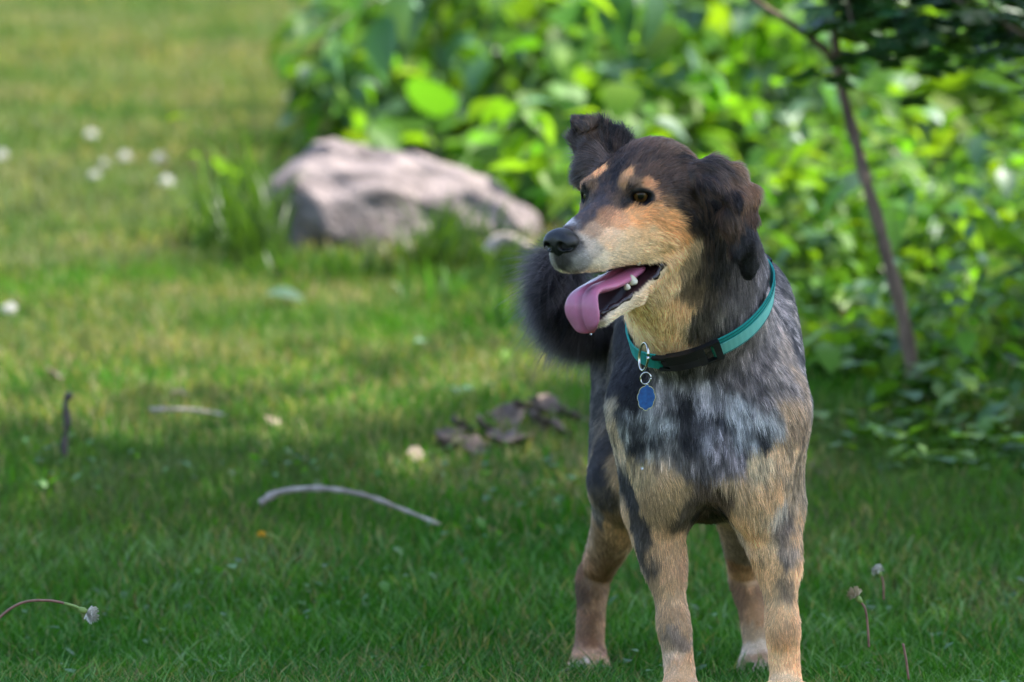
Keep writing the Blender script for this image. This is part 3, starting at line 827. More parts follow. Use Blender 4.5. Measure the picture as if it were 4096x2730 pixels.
def seed_stalk(path, r, stem, head, hr, label, hm=fluff_m, tipm=None, flat=1.0):
    P_ = smooth_path(path, 22)
    root = empty('dandelion', tuple(P_[0])); tag(root, label, 'flower')
    tube('stem', P_, r, stem, root, 7)
    if tipm is not None: tube('stem_tip', P_[-7:] + np.array([0, -0.0002, 0.0002]), r * 1.15, tipm, root, 7)
    tn = unit(P_[-1] - P_[-2])
    tube('bud', np.array([P_[-1] - tn * hr * .3, P_[-1] + tn * hr * .25, P_[-1] + tn * hr * .7]), np.array([hr * .25, hr * .42, hr * .3]), gstem_m, root, 8)
    fluff(P_[-1] + tn * hr * .6, hr, root, hm, n=110, flat=flat, axis=tn)
    return root
seed_stalk([at(-60, 2560, 8.05), at(0, 2470, 8.05), at(90, 2412, 8.05), at(200, 2404, 8.05), at(290, 2425, 8.05), at(325, 2440, 8.05)], 0.0019, red_m, None, 0.0115, 'dandelion bent flat over the grass with a closed white head, lower left', tipm=gstem_m, flat=1.6)
seed_stalk([at(3476, 2590, 8.25), at(3472, 2520, 8.25), at(3462, 2440, 8.25), at(3440, 2405, 8.25)], 0.0017, red_m, None, 0.011, 'dandelion with drooping cream seed tuft on a red stem right of the paw', hm=cream_m, flat=1.5)
seed_stalk([at(3535, 2400, 8.6), at(3533, 2330, 8.6), at(3520, 2300, 8.6)], 0.0016, red_m, None, 0.0095, 'dandelion with small round white seed head farther back on the right')
tag(tube('red_stalk', smooth_path([at(3635, 2720, 8.1), at(3625, 2640, 8.1), at(3612, 2575, 8.1)], 9), 0.0017, red_m), 'bare red dandelion stalk near the bottom right corner', 'stalk')
yd = empty('dandelion', tuple(at(1050, 2160, gy(2190)))); tag(yd, 'small yellow dandelion in the shaded grass below the arched stick', 'flower')
tube('stem', smooth_path([at(1120, 2160, gy(2190)), at(1080, 2140, gy(2190)), at(1050, 2143, gy(2190))], 8), 0.0018, gstem_m, yd, 6)
fluff(at(1045, 2145, gy(2190)), 0.0085, yd, yel_m, 'petals', 70)
def blossom(u, v, r, label, group=None, mat=None):
    y = gy(v + 25); root = empty('white_flower', tuple(at(u, v + 30, y))); tag(root, label, 'flower', group)
    tube('stem', smooth_path([at(u + 8, v + 60, y), at(u, v + 20, y), at(u, v, y)], 6), 0.0022, gstem_m, root, 6)
    fluff(at(u, v, y), r * 0.72, root, mat or white_m, 'petals', 80)
for k, (u, v, r) in enumerate(sorted(((8, 630, .024), (380, 710, .022), (498, 635, .024), (640, 645, .027), (668, 735, .026), (365, 545, .024), (415, 660, .018)))):
    blossom(u, v, r, '%s small white clover flower from the left in the sunny lawn' % ORD[k], 'clover flowers left of the boulder')
blossom(1175, 395, .034, 'large round white flower above the left shoulder of the boulder')
blossom(1240, 520, .020, 'small white flower just above the boulder')
blossom(38, 1245, .022, 'lone white flower at the left edge of the lawn')
for u, v, sz in ((1060, 1170, .08),):
    r_ = empty('ground_plant', tuple(at(u, v, gy(v)))); tag(r_, 'pale broad leaf lying on the lawn below the boulder', 'plant')
    place_leaf(r_, LEAF['broad_dull'], at(u, v + 10, gy(v)), (0.9, -0.3, 0.15), sz, 0.2)
pl = sorted((1050 + 900 * prng.random(), 10.4 + 1.2 * prng.random()) for k in range(7))
for k, (u, y) in enumerate(pl):
    plant('lawn_weed', ux(u + 600, y), y, 0.05, 2, 4, ['oval_mid', 'oval_dull'], 0.034, '%s little broad leaved weed from the left by the dead leaf heap' % ORD[k], 'weed', 'weeds near the dead leaf heap', 0.06)
# weeds in the near lawn
for k, (u, y) in enumerate(sorted(((660, 8.35), (1680, 8.3), (640, 7.95), (1990, 8.45), (3320, 8.2), (2450, 8.9), (3700, 8.6), (180, 8.1)))):
    plant('lawn_weed', ux(u, y), y, 0.035, 2, 3, ['oval_mid', 'oval_dull'], 0.026, '%s small flat weed from the left in the short shaded grass' % ORD[k], 'weed', 'weeds in the near lawn', 0.03, tilt=0.2)

# ================================================================== trees whose crowns shade the lawn
def shade_tree(x, y, cz, rad, n, size, label, trunk_h, seed):
    g2 = np.random.default_rng(seed)
    root = empty('shade_tree', (x, y, float(gz(x, y)))); tag(root, label, 'tree', 'trees shading the lawn')
    z0 = float(gz(x, y))
    tube('trunk', smooth_path([(x, y, z0 - 0.1), (x + .1, y, z0 + trunk_h * .5), (x - .1, y + .1, z0 + trunk_h)], 12), np.linspace(0.24, 0.13, 12), bark, root, 10)
    for k in range(7):
        a = k * 0.9 + g2.random(); e = np.array([x, y, cz]) + np.array([math.cos(a), math.sin(a), 0.3 * g2.random()]) * np.array(rad) * 0.75
        tube('limb', smooth_path([(x - .1, y + .1, z0 + trunk_h * .8), (np.array([x, y, z0 + trunk_h]) + e) / 2 + np.array([0, 0, .3]), e], 8), np.linspace(0.09, 0.03, 8), bark, root, 7)
    # clumps of leaves
    m = n // 60
    cc = unit(g2.normal(size=(m, 3))) * (g2.random((m, 1)) ** 0.5)
    cc = cc * np.array(rad) + np.array([x, y, cz])
    c = np.repeat(cc, 60, 0) + g2.normal(0, 0.42, (m * 60, 3))
    n = len(c)
    d = unit(g2.normal(size=(n, 3)) * np.array([1, 1, .4])); s = unit(np.cross(d, np.array([0, 0, 1.0]) + 0.3 * g2.normal(size=(n, 3))))
    L = size * (0.6 + 0.8 * g2.random((n, 1)))
    pts = np.stack([c, c + d * L * .5 - s * L * .33, c + d * L, c + d * L * .5 + s * L * .33], 1)
    F = np.arange(n * 4).reshape(-1, 4)
    link('crown', mesh_np('crown', pts.reshape(-1, 3), F), mid_leaf_m, root, smooth=False)
    return root
shade_tree(3.4, 9.0, 5.6, (2.6, 2.1, 1.5), 9000, 0.16, 'leafy tree whose crown keeps the dog in shade', 4.6, 1)
shade_tree(4.5, 11.6, 5.8, (0.9, 0.8, 0.9), 900, 0.16, 'leafy tree whose crown dapples the thicket', 5.4, 2)
PRIM = []
# ================================================================== the dog
# ---- head frame: f forward, l to the dog's left, u up, in centimetres from the stop between the eyes
HO = at(2407, 780, 7.70)
_yaw, _pit = R(40), R(17)
HF = np.array([-math.sin(_yaw) * math.cos(_pit), -math.cos(_yaw) * math.cos(_pit), -math.sin(_pit)])
HL = np.array([math.cos(_yaw), -math.sin(_yaw), 0.0])
HU = np.cross(HF, HL)
HM = np.stack([HF, HL, HU])
def H(f, l, u): return HO + 0.01 * (f * HF + l * HL + u * HU)
def cr(x, y, Y):
    """point read off the enlarged view of the head"""
    return at(2050 + x * 0.6377, 420 + y * 0.6377, Y)

def hcone(a, b, r1, r2, k=1.2, op='u'): cone(H(*a), H(*b), r1 / 100, r2 / 100, k / 100, op)
def hell(c, r, k=1.2, op='u', rot=None):
    M = HM if rot is None else rot
    ell(H(*c), np.array(r) / 100, M, k / 100, op)

# trunk
_by = R(5.5)
BM = np.array([[math.cos(_by), math.sin(_by), 0], [-math.sin(_by), math.cos(_by), 0], [0, 0, 1]])
ell((0.268, 8.25, 0.450), (0.132, 0.26, 0.165), BM, k=0.05)       # ribcage
ell((0.268, 8.09, 0.395), (0.100, 0.145, 0.140), BM, k=0.05)       # forechest
ell((0.250, 8.47, 0.470), (0.095, 0.20, 0.125), BM, k=0.06)       # loin
ell((0.242, 8.62, 0.470), (0.092, 0.13, 0.130), BM, k=0.06)       # rump
cone((0.262, 8.14, 0.565), (0.225, 8.62, 0.560), 0.055, 0.05, 0.05)  # back line
# shoulders and forelegs
for s, sx, pts in (
    (-1, 0.190, [((0.1990, 8.035, 0.262), 0.042), ((0.2000, 8.020, 0.235), 0.0350), ((0.2080, 8.012, 0.195), 0.0280),
                 ((0.2145, 8.006, 0.152), 0.0205), ((0.2190, 7.995, 0.116), 0.0230), ((0.2235, 8.002, 0.084), 0.0200), ((0.2275, 8.003, 0.050), 0.0205)]),
    (1, 0.340, [((0.3480, 8.040, 0.262), 0.046), ((0.3530, 8.025, 0.235), 0.0385), ((0.3605, 8.017, 0.195), 0.0290),
                ((0.3640, 8.009, 0.152), 0.0210), ((0.3660, 7.997, 0.116), 0.0232), ((0.3680, 8.005, 0.084), 0.0205), ((0.3700, 8.006, 0.050), 0.0205)])):
    cone((0.265 + s * 0.060, 8.17, 0.560), (sx, 8.010, 0.410), 0.055, 0.052, 0.05)     # shoulder blade
    cone((sx, 8.010, 0.410), (pts[0][0][0] + s * 0.004, 8.045, 0.290), 0.052, 0.046, 0.045)  # upper arm
    chain(limb(pts), 0.02)
    cone((pts[0][0][0] + s * 0.012, 8.085, 0.255), (pts[2][0][0] + s * .004, 8.035, 0.20), 0.022, 0.018, 0.03)   # elbow
    px = pts[-1][0][0]
    ell((px, 7.985, 0.024), (0.031, 0.042, 0.022), k=0.016)         # paw
    for j in (-1.5, -0.5, 0.5, 1.5):
        cone((px + j * 0.013, 7.985, 0.030), (px + j * 0.0165, 7.950 + abs(j) * 0.006, 0.016), 0.0125, 0.0120, 0.006)
ell((0.266, 7.985, 0.375), (0.036, 0.035, 0.080), k=0.04)            # breast bone
ell((0.210, 7.988, 0.335), (0.045, 0.042, 0.085), k=0.030)
ell((0.326, 7.988, 0.332), (0.047, 0.042, 0.088), k=0.030)
ell((0.205, 7.985, 0.420), (0.040, 0.04, 0.060), k=0.03)
ell((0.330, 7.985, 0.420), (0.042, 0.04, 0.060), k=0.03)
# hind legs
for s, hipx, pts in (
    (-1, 0.192, [((0.166, 8.450, 0.300), 0.047), ((0.147, 8.520, 0.225), 0.033), ((0.126, 8.600, 0.170), 0.0245),
                 ((0.118, 8.612, 0.150), 0.0250), ((0.1150, 8.590, 0.105), 0.0200), ((0.1120, 8.570, 0.055), 0.0215)]),
    (1, 0.298, [((0.322, 8.450, 0.300), 0.047), ((0.334, 8.520, 0.225), 0.034), ((0.339, 8.600, 0.170), 0.0245),
                ((0.341, 8.612, 0.150), 0.0250), ((0.350, 8.590, 0.105), 0.0200), ((0.357, 8.570, 0.055), 0.0215)])):
    cone((hipx, 8.590, 0.470), pts[0][0], 0.076, 0.047, 0.04)       # thigh
    cone((hipx, 8.50, 0.40), pts[0][0], 0.064, 0.047, 0.04)
    chain(limb(pts), 0.02)
    px = pts[-1][0][0]
    ell((px, 8.550, 0.028), (0.031, 0.040, 0.026), k=0.02)
    for j in (-1.5, -0.5, 0.5, 1.5):
        cone((px + j * 0.012, 8.545, 0.028), (px + j * 0.0155, 8.512 + abs(j) * 0.006, 0.015), 0.0115, 0.0110, 0.006)
# tail
TAIL = smooth_path([at(2610, 1240, 8.68), at(2480, 1262, 8.66), at(2370, 1262, 8.52), at(2290, 1215, 8.40), at(2250, 1125, 8.32), at(2255, 1040, 8.28)], 14)
for i in range(13):
    cone(TAIL[i], TAIL[i + 1], 0.026 - 0.0012 * i, 0.026 - 0.0012 * (i + 1), 0.012)
# neck
NB = at(2860, 1500, 8.07); NT = at(2640, 880, 7.80)
cone(at(2855, 1430, 8.06), at(2790, 1180, 7.93), 0.088, 0.076, 0.05)
cone(at(2790, 1180, 7.93), H(-8.5, 0.5, -4.5), 0.074, 0.062, 0.04)
cone(at(2905, 1330, 8.10), H(-9.5, 1.5, -2.0), 0.066, 0.056, 0.04)
cone(at(2700, 1330, 7.935), H(-4.0, 0.0, -10.5), 0.045, 0.036, 0.035)   # throat
# skull
hell((-7.2, 0, -1.7), (7.1, 6.2, 4.9), 2.0)
hell((-11.2, 0, -0.3), (4.2, 5.9, 4.4), 2.0)
for s in (-1, 1):
    hell((-3.2, s * 3.3, 0.75), (2.0, 1.6, 0.65), 2.0)                     # brow
    hell((-6.6, s * 4.7, -5.0), (4.6, 2.3, 4.2), 2.0)                    # cheek
    hcone((-2.8, s * 3.5, -3.6), (4.5, s * 2.0, -5.0), 2.0, 2.1, 2.4)    # under the eye
    hcone((-2.0, s * 2.7, -6.3), (8.2, s * 1.1, -5.9), 2.6, 1.95, 1.8)  # side of the muzzle
    hcone((-2.6, s * 3.0, -8.2), (5.6, s * 1.8, -7.0), 1.5, 1.7, 1.0)    # flews
    hcone((5.6, s * 1.8, -7.0), (9.2, s * 0.9, -6.0), 1.7, 1.2, 0.8)
    hcone((-6.5, s * 3.0, -9.6), (0.0, s * 2.1, -13.4), 2.2, 1.5, 1.2)   # lower jaw
    hcone((0.0, s * 2.1, -13.4), (5.3, s * 0.9, -15.0), 1.5, 1.0, 0.8)
hcone((-0.8, 0, -2.3), (9.0, 0, -3.75), 2.25, 1.60, 2.0)                   # bridge
hell((9.0, 0, -4.3), (1.3, 1.7, 1.5), 0.8)
hcone((-6, 0, -9.5), (1.5, 0, -14.0), 2.6, 1.3, 1.6)
hcone((1.5, 0, -14.2), (5.6, 0, -15.2), 1.1, 0.85, 0.8)
cone(cr(1270, 640, 7.84), cr(1340, 1000, 7.92), 0.040, 0.046, 0.04)      # nape under the near ear
ell(cr(500, 400, 7.80), (0.024, 0.03, 0.034), k=0.02)                    # root of the far ear
# open mouth: a wedge between the jaws
def _mouth(p):
    q = (p - HO) @ HM.T * 100
    f, l, u = q[:, 0], q[:, 1], q[:, 2]
    up = (-10.5 + (f + 4.2) * 0.165) - 0.05 * np.abs(l)
    lowr = -11.0 - (f + 4.2) * 0.335 - 0.30 * np.maximum(2.0 - np.abs(l), 0)
    return np.maximum(np.maximum(u - up, lowr - u), -4.4 - f) / 100 * 0.93
_add(_mouth, H(4, 0, -11.5), 0.13, 0.004, 's')
# eye openings
EYES = []
for s in (-1, 1):
    c = np.array([-2.95, s * 3.95, -0.90])
    g = unit(np.array([0.76, s * 0.65, -0.02]) if s > 0 else np.array([0.90, -0.44, -0.02]))                          # outward axis of the eye
    side = unit(np.cross([0, 0, 1.0], g)) * s                            # towards the nose for both
    upv = unit(np.cross(g, side)); upv = upv if upv[2] > 0 else -upv
    tilt = R(10)
    a1 = side * math.cos(tilt) - upv * math.sin(tilt); a2 = upv * math.cos(tilt) + side * math.sin(tilt)
    M = np.stack([a1, a2, g]) @ HM
    EYES.append((s, c, g, M))
    ell(H(*(c + g * 0.2)), (0.0165, 0.0160, 0.0120), M, 0.012)           # lids
    ell(H(*(c + g * 1.5 + np.array([0, 0, -0.12]))), (0.0138, 0.0074, 0.0125), M, 0.003, 's')
# far ear, standing with its tip tipped over
_e = [cr(430, 350, 7.795), cr(755, 250, 7.83), cr(385, 210, 7.80), cr(392, 95, 7.80), cr(545, 110, 7.825), cr(670, 160, 7.835), cr(560, 330, 7.81)]
tri(_e[0], _e[6], _e[2], 0.006); tri(_e[2], _e[6], _e[4], 0.005); tri(_e[2], _e[3], _e[4], 0.005)
tri(_e[6], _e[4], _e[5], 0.005); tri(_e[6], _e[5], _e[1], 0.006)
tri(_e[3], _e[4], cr(440, 165, 7.775), 0.004)
# near ear, folded back and hanging
_n = dict(a=cr(1175, 430, 7.735), b=cr(1270, 385, 7.765), c=cr(1400, 420, 7.775), d=cr(1495, 560, 7.775), e=cr(1495, 720, 7.775),
          f=cr(1470, 860, 7.765), g=cr(1478, 1055, 7.780), h=cr(1400, 930, 7.755), i=cr(1345, 720, 7.745), j=cr(1400, 600, 7.738), k=cr(1225, 500, 7.718), l=cr(1528, 1010, 7.790))
for t in ('abk', 'bck', 'ckj', 'cdj', 'dij', 'dei', 'efi', 'fhi', 'fgh', 'flg'):
    tri(*[_n[x] for x in t], 0.006 if 'g' not in t else 0.0045, 0.018)
cone(_n['a'], _n['b'], 0.014, 0.012, 0.015)

VOX = 0.0030
DV, DF = surface_nets((-0.02, 7.54, -0.005), (0.44, 8.84, 0.90), VOX)
DN = mesh_normals(DV, DF)
print('dog surface', len(DV), len(DF))
# ---- small organs built the same way
BODY_PRIM = PRIM
def organ(lo, hi, h):
    V, F = surface_nets(lo, hi, h)
    return V, F

dog = empty('dog', (0.268, 8.0, 0.0))
tag(dog, 'grey merle and tan dog with its tongue out, standing on the shaded lawn', 'dog')

# ---- coat colour: patches pinned on the hide
def c1(x, y): return 2050 + x * 0.6377, 420 + y * 0.6377
def c2(x, y): return 2000 + x * 0.7653, 1000 + y * 0.7653
def c3(x, y): return 2150 + x * 0.5293, 1900 + y * 0.5293
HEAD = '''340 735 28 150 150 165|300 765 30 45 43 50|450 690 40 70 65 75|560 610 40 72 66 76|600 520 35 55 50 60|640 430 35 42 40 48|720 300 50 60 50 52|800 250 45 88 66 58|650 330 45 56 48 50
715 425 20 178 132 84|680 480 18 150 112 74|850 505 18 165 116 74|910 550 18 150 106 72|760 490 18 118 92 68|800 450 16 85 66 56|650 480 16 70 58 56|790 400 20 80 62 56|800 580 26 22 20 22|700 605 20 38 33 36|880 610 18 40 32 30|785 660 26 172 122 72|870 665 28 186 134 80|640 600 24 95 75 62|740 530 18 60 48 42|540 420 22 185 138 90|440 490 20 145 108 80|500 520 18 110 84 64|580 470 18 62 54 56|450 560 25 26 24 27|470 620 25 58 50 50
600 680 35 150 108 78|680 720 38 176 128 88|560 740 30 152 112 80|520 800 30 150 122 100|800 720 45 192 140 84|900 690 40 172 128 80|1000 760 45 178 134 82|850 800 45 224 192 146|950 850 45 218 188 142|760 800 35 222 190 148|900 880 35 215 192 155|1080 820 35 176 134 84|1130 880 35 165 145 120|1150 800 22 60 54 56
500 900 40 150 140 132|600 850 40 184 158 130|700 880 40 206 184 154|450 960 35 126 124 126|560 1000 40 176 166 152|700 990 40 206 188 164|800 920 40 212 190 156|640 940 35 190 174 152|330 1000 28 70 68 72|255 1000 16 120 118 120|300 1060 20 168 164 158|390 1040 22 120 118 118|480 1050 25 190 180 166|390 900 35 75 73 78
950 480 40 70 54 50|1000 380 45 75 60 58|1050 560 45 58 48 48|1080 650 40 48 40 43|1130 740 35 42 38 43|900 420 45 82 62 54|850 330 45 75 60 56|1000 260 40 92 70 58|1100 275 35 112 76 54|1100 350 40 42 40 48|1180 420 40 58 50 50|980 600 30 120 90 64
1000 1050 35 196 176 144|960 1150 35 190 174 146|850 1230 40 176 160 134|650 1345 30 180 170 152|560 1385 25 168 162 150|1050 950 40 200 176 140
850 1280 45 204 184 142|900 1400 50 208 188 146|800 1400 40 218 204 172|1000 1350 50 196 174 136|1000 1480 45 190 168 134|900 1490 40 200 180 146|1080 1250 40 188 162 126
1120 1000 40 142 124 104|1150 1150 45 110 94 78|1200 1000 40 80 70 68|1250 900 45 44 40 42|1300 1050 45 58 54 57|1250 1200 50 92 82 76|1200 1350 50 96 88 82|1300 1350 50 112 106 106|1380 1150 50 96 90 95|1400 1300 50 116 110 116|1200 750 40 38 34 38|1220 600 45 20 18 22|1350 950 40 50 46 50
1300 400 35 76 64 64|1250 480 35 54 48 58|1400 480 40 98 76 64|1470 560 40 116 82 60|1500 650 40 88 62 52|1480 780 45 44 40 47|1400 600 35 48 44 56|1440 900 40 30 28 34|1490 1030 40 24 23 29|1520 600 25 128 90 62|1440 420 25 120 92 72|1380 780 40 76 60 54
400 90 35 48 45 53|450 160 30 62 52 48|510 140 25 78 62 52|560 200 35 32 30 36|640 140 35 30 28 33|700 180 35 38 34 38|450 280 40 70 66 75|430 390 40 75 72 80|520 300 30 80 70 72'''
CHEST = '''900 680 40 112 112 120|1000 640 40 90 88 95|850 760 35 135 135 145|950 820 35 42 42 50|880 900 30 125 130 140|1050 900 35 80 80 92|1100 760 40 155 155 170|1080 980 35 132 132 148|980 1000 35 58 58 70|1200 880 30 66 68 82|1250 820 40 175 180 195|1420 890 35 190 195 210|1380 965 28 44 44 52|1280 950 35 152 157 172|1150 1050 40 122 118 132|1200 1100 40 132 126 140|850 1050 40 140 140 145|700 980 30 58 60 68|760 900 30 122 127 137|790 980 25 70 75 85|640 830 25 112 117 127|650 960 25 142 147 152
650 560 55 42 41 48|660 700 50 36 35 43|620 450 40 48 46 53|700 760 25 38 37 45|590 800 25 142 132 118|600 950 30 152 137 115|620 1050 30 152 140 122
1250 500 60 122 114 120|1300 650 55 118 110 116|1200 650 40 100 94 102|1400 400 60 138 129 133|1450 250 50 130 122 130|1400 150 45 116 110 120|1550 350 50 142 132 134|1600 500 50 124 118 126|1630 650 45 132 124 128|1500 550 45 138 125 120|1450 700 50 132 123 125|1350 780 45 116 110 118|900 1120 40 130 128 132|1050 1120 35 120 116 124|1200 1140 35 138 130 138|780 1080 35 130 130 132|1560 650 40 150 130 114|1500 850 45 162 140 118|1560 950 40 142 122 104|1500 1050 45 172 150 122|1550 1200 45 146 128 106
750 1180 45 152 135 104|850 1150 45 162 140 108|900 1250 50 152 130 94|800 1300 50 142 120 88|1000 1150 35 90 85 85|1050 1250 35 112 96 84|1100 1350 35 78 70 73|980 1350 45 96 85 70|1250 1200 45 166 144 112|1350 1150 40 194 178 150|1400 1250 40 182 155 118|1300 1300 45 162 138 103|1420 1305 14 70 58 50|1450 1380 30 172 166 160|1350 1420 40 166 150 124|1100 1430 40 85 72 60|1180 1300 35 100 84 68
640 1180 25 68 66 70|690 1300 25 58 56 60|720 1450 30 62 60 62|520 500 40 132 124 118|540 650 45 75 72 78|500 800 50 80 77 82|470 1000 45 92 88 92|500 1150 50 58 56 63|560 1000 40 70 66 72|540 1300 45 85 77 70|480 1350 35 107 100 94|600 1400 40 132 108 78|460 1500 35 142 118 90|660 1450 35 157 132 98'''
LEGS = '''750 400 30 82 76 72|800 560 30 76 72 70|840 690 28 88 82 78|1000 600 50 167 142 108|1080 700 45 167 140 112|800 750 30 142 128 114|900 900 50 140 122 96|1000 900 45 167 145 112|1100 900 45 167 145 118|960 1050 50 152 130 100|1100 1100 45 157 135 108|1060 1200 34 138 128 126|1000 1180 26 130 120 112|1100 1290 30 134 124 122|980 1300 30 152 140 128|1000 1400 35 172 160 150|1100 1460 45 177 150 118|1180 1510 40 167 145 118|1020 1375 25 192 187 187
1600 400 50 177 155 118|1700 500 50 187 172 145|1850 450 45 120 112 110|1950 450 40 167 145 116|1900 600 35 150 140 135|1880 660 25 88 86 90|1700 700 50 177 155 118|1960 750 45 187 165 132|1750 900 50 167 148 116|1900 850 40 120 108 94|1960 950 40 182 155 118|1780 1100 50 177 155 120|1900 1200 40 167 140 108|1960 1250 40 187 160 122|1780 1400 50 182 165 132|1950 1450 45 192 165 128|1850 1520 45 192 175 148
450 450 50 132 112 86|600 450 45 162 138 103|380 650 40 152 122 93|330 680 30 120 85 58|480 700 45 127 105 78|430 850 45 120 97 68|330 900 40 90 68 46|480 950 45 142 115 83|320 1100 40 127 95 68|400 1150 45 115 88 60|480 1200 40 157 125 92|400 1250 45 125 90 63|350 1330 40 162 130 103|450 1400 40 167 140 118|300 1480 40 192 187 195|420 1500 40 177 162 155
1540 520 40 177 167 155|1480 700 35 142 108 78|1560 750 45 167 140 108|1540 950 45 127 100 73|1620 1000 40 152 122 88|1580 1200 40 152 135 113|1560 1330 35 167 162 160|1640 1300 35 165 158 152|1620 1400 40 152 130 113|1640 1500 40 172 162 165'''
CAMP = np.array([0, 0, CAM_H])
_vis = (DN * unit(CAMP - DV)).sum(1) > 0.05
_uv = np.stack([2048 + DV[:, 0] / DV[:, 1] * FPX, V0 - (DV[:, 2] - CAM_H) / DV[:, 1] * FPX], 1)
def pin(u, v):
    """the point of the hide that shows at (u, v)"""
    d2 = (_uv[:, 0] - u) ** 2 + (_uv[:, 1] - v) ** 2
    for rad in (14, 30, 60, 120):
        c = np.nonzero(_vis & (d2 < rad * rad))[0]
        if len(c): break
    else:
        c = np.nonzero(_vis)[0]; c = c[np.argsort(d2[c])[:1]]
    y0 = DV[c, 1].min()
    c = c[DV[c, 1] < y0 + 0.02]
    return DV[c[np.argmin(d2[c])]]
PATCH = []
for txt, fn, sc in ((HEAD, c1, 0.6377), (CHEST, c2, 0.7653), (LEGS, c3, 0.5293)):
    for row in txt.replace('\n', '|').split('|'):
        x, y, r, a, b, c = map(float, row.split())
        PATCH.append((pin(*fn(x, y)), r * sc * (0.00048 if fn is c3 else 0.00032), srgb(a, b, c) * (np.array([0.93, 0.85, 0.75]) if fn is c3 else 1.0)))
for p, r, c in (((.27, 8.3, .62), .06, (95, 90, 98)), ((.25, 8.5, .60), .06, (88, 84, 92)), ((.24, 8.7, .55), .06, (85, 80, 86)), ((.40, 8.3, .48), .06, (112, 106, 114)),
                ((.36, 8.5, .45), .06, (100, 94, 98)), ((.14, 8.3, .48), .06, (82, 78, 84)), ((.16, 8.5, .48), .05, (84, 80, 86)), ((.26, 8.3, .28), .06, (150, 130, 100)),
                ((.25, 8.5, .35), .05, (150, 128, 98)), ((.38, 8.5, .3), .04, (120, 105, 90)), ((.30, 8.5, .33), .03, (165, 140, 108)), ((.34, 7.92, .72), .03, (62, 55, 55)), ((.27, 7.9, .76), .03, (70, 58, 54))):
    PATCH.append((np.array(p), r, srgb(*c)))
for i in range(0, 14, 2):
    PATCH.append((TAIL[i], 0.03, srgb(84, 79, 88)))
    PATCH.append((TAIL[i] + np.array([0, 0, -0.02]), 0.02, srgb(80, 72, 70)))
PP = np.array([p for p, r, c in PATCH]); PR = np.array([r for p, r, c in PATCH]); PC = np.array([c for p, r, c in PATCH]) * np.array([1.10, 0.97, 0.82])
GAIN = 1.75
PC = PC * 0.87 + 0.13 * PC.mean(1, keepdims=True)
PC = PC * (PC.mean(1, keepdims=True) / 0.20) ** 0.42

def coat(p):
    _hd = np.where(((p - HO) ** 2).sum(1) < 0.17 ** 2, 0.45, 1.0)[:, None]
    q = p + _hd * 0.009 * (np.stack([vnoise(p, 55, s) for s in (1, 2, 3)], 1) - 0.5) * 2 + _hd * 0.006 * (np.stack([vnoise(p, 170, s) for s in (41, 42, 43)], 1) - 0.5) * 2
    out = np.zeros((len(p), 3)); W = np.zeros(len(p))
    for s in range(0, len(p), 20000):
        d2 = ((q[s:s + 20000, None, :] - PP[None]) ** 2).sum(2)
        w = np.exp(-d2 / (2 * (PR * 0.80) ** 2)) + 2e-4 / (1 + d2 / 0.012 ** 2) ** 2
        out[s:s + 20000] = (w @ PC) / w.sum(1, keepdims=True)
    hd = (((p - HO) @ HM.T * 100)[:, 0] > -14) & (((p - H(-7, 0, 0)) ** 2).sum(1) < 0.16 ** 2)
    bn = np.clip((vnoise(p * np.array([1.3, 1, 0.8]), 130, 91, 3) - 0.45) / 0.2, 0, 1) * hd * (out.mean(1) < 0.08)
    out = out * (1 - 0.30 * bn[:, None]) + srgb(108, 80, 64) * 0.30 * bn[:, None]
    # merle flecks over the grey trunk, streaked along the lie of the hair
    n = vnoise(p * np.array([1.0, 0.55, 0.55]), 95, 11, 2)
    grey = 1 - np.clip((out[:, 0] / 1.10 - out[:, 2] / 0.82) / np.maximum(out.mean(1), 1e-3) * 1.6, 0, 1)
    body = (p[:, 2] > 0.22) & (((p - HO) @ HF) < -0.11)
    m = np.maximum(np.clip((n - 0.53) / 0.05, 0, 1), 0.9 * np.clip((vnoise(p * np.array([1.2, 1, 0.7]), 170, 13, 2) - 0.58) / 0.05, 0, 1)) * grey * body * 0.90
    m2 = np.clip((vnoise(p, 150, 21, 2) - 0.62) / 0.06, 0, 1) * (p[:, 0] > 0.33) * (p[:, 2] > 0.2) * 0.55
    m3 = np.clip((vnoise(p * np.array([1.4, 1, 0.6]), 110, 19, 2) - 0.55) / 0.06, 0, 1) * (p[:, 2] > 0.24) * np.clip((0.42 - p[:, 2]) / 0.05, 0, 1) * (p[:, 1] < 8.1) * np.clip((p[:, 2] - 0.26) / 0.08, 0, 1) * 0.6
    f = 1 - np.maximum(np.maximum(m * (1 - 0.35 * (p[:, 1] < 8.02)), m2), m3)
    chest = body * grey * np.clip((0.60 - p[:, 2]) / 0.04, 0, 1) * np.clip((8.15 - p[:, 1]) / 0.1, 0, 1)
    n3 = vnoise(p * np.array([1.5, 1.0, 0.55]), 120, 51, 2); n4 = vnoise(p * np.array([1.2, 1, 0.8]), 48, 61, 2)
    out = out * np.exp(chest * (1.5 * (n3 - 0.5) * 2 + 0.5 * (n4 - 0.5) * 2))[:, None]
    out = out / np.maximum(1.0, out.max(1, keepdims=True) / (0.58 - 0.18 * chest)[:, None])
    out = out * f[:, None] + np.array([0.012, 0.011, 0.013]) * (1 - f[:, None])
    out *= (0.86 + 0.28 * vnoise(p, 260, 5))[:, None]
    return out * GAIN

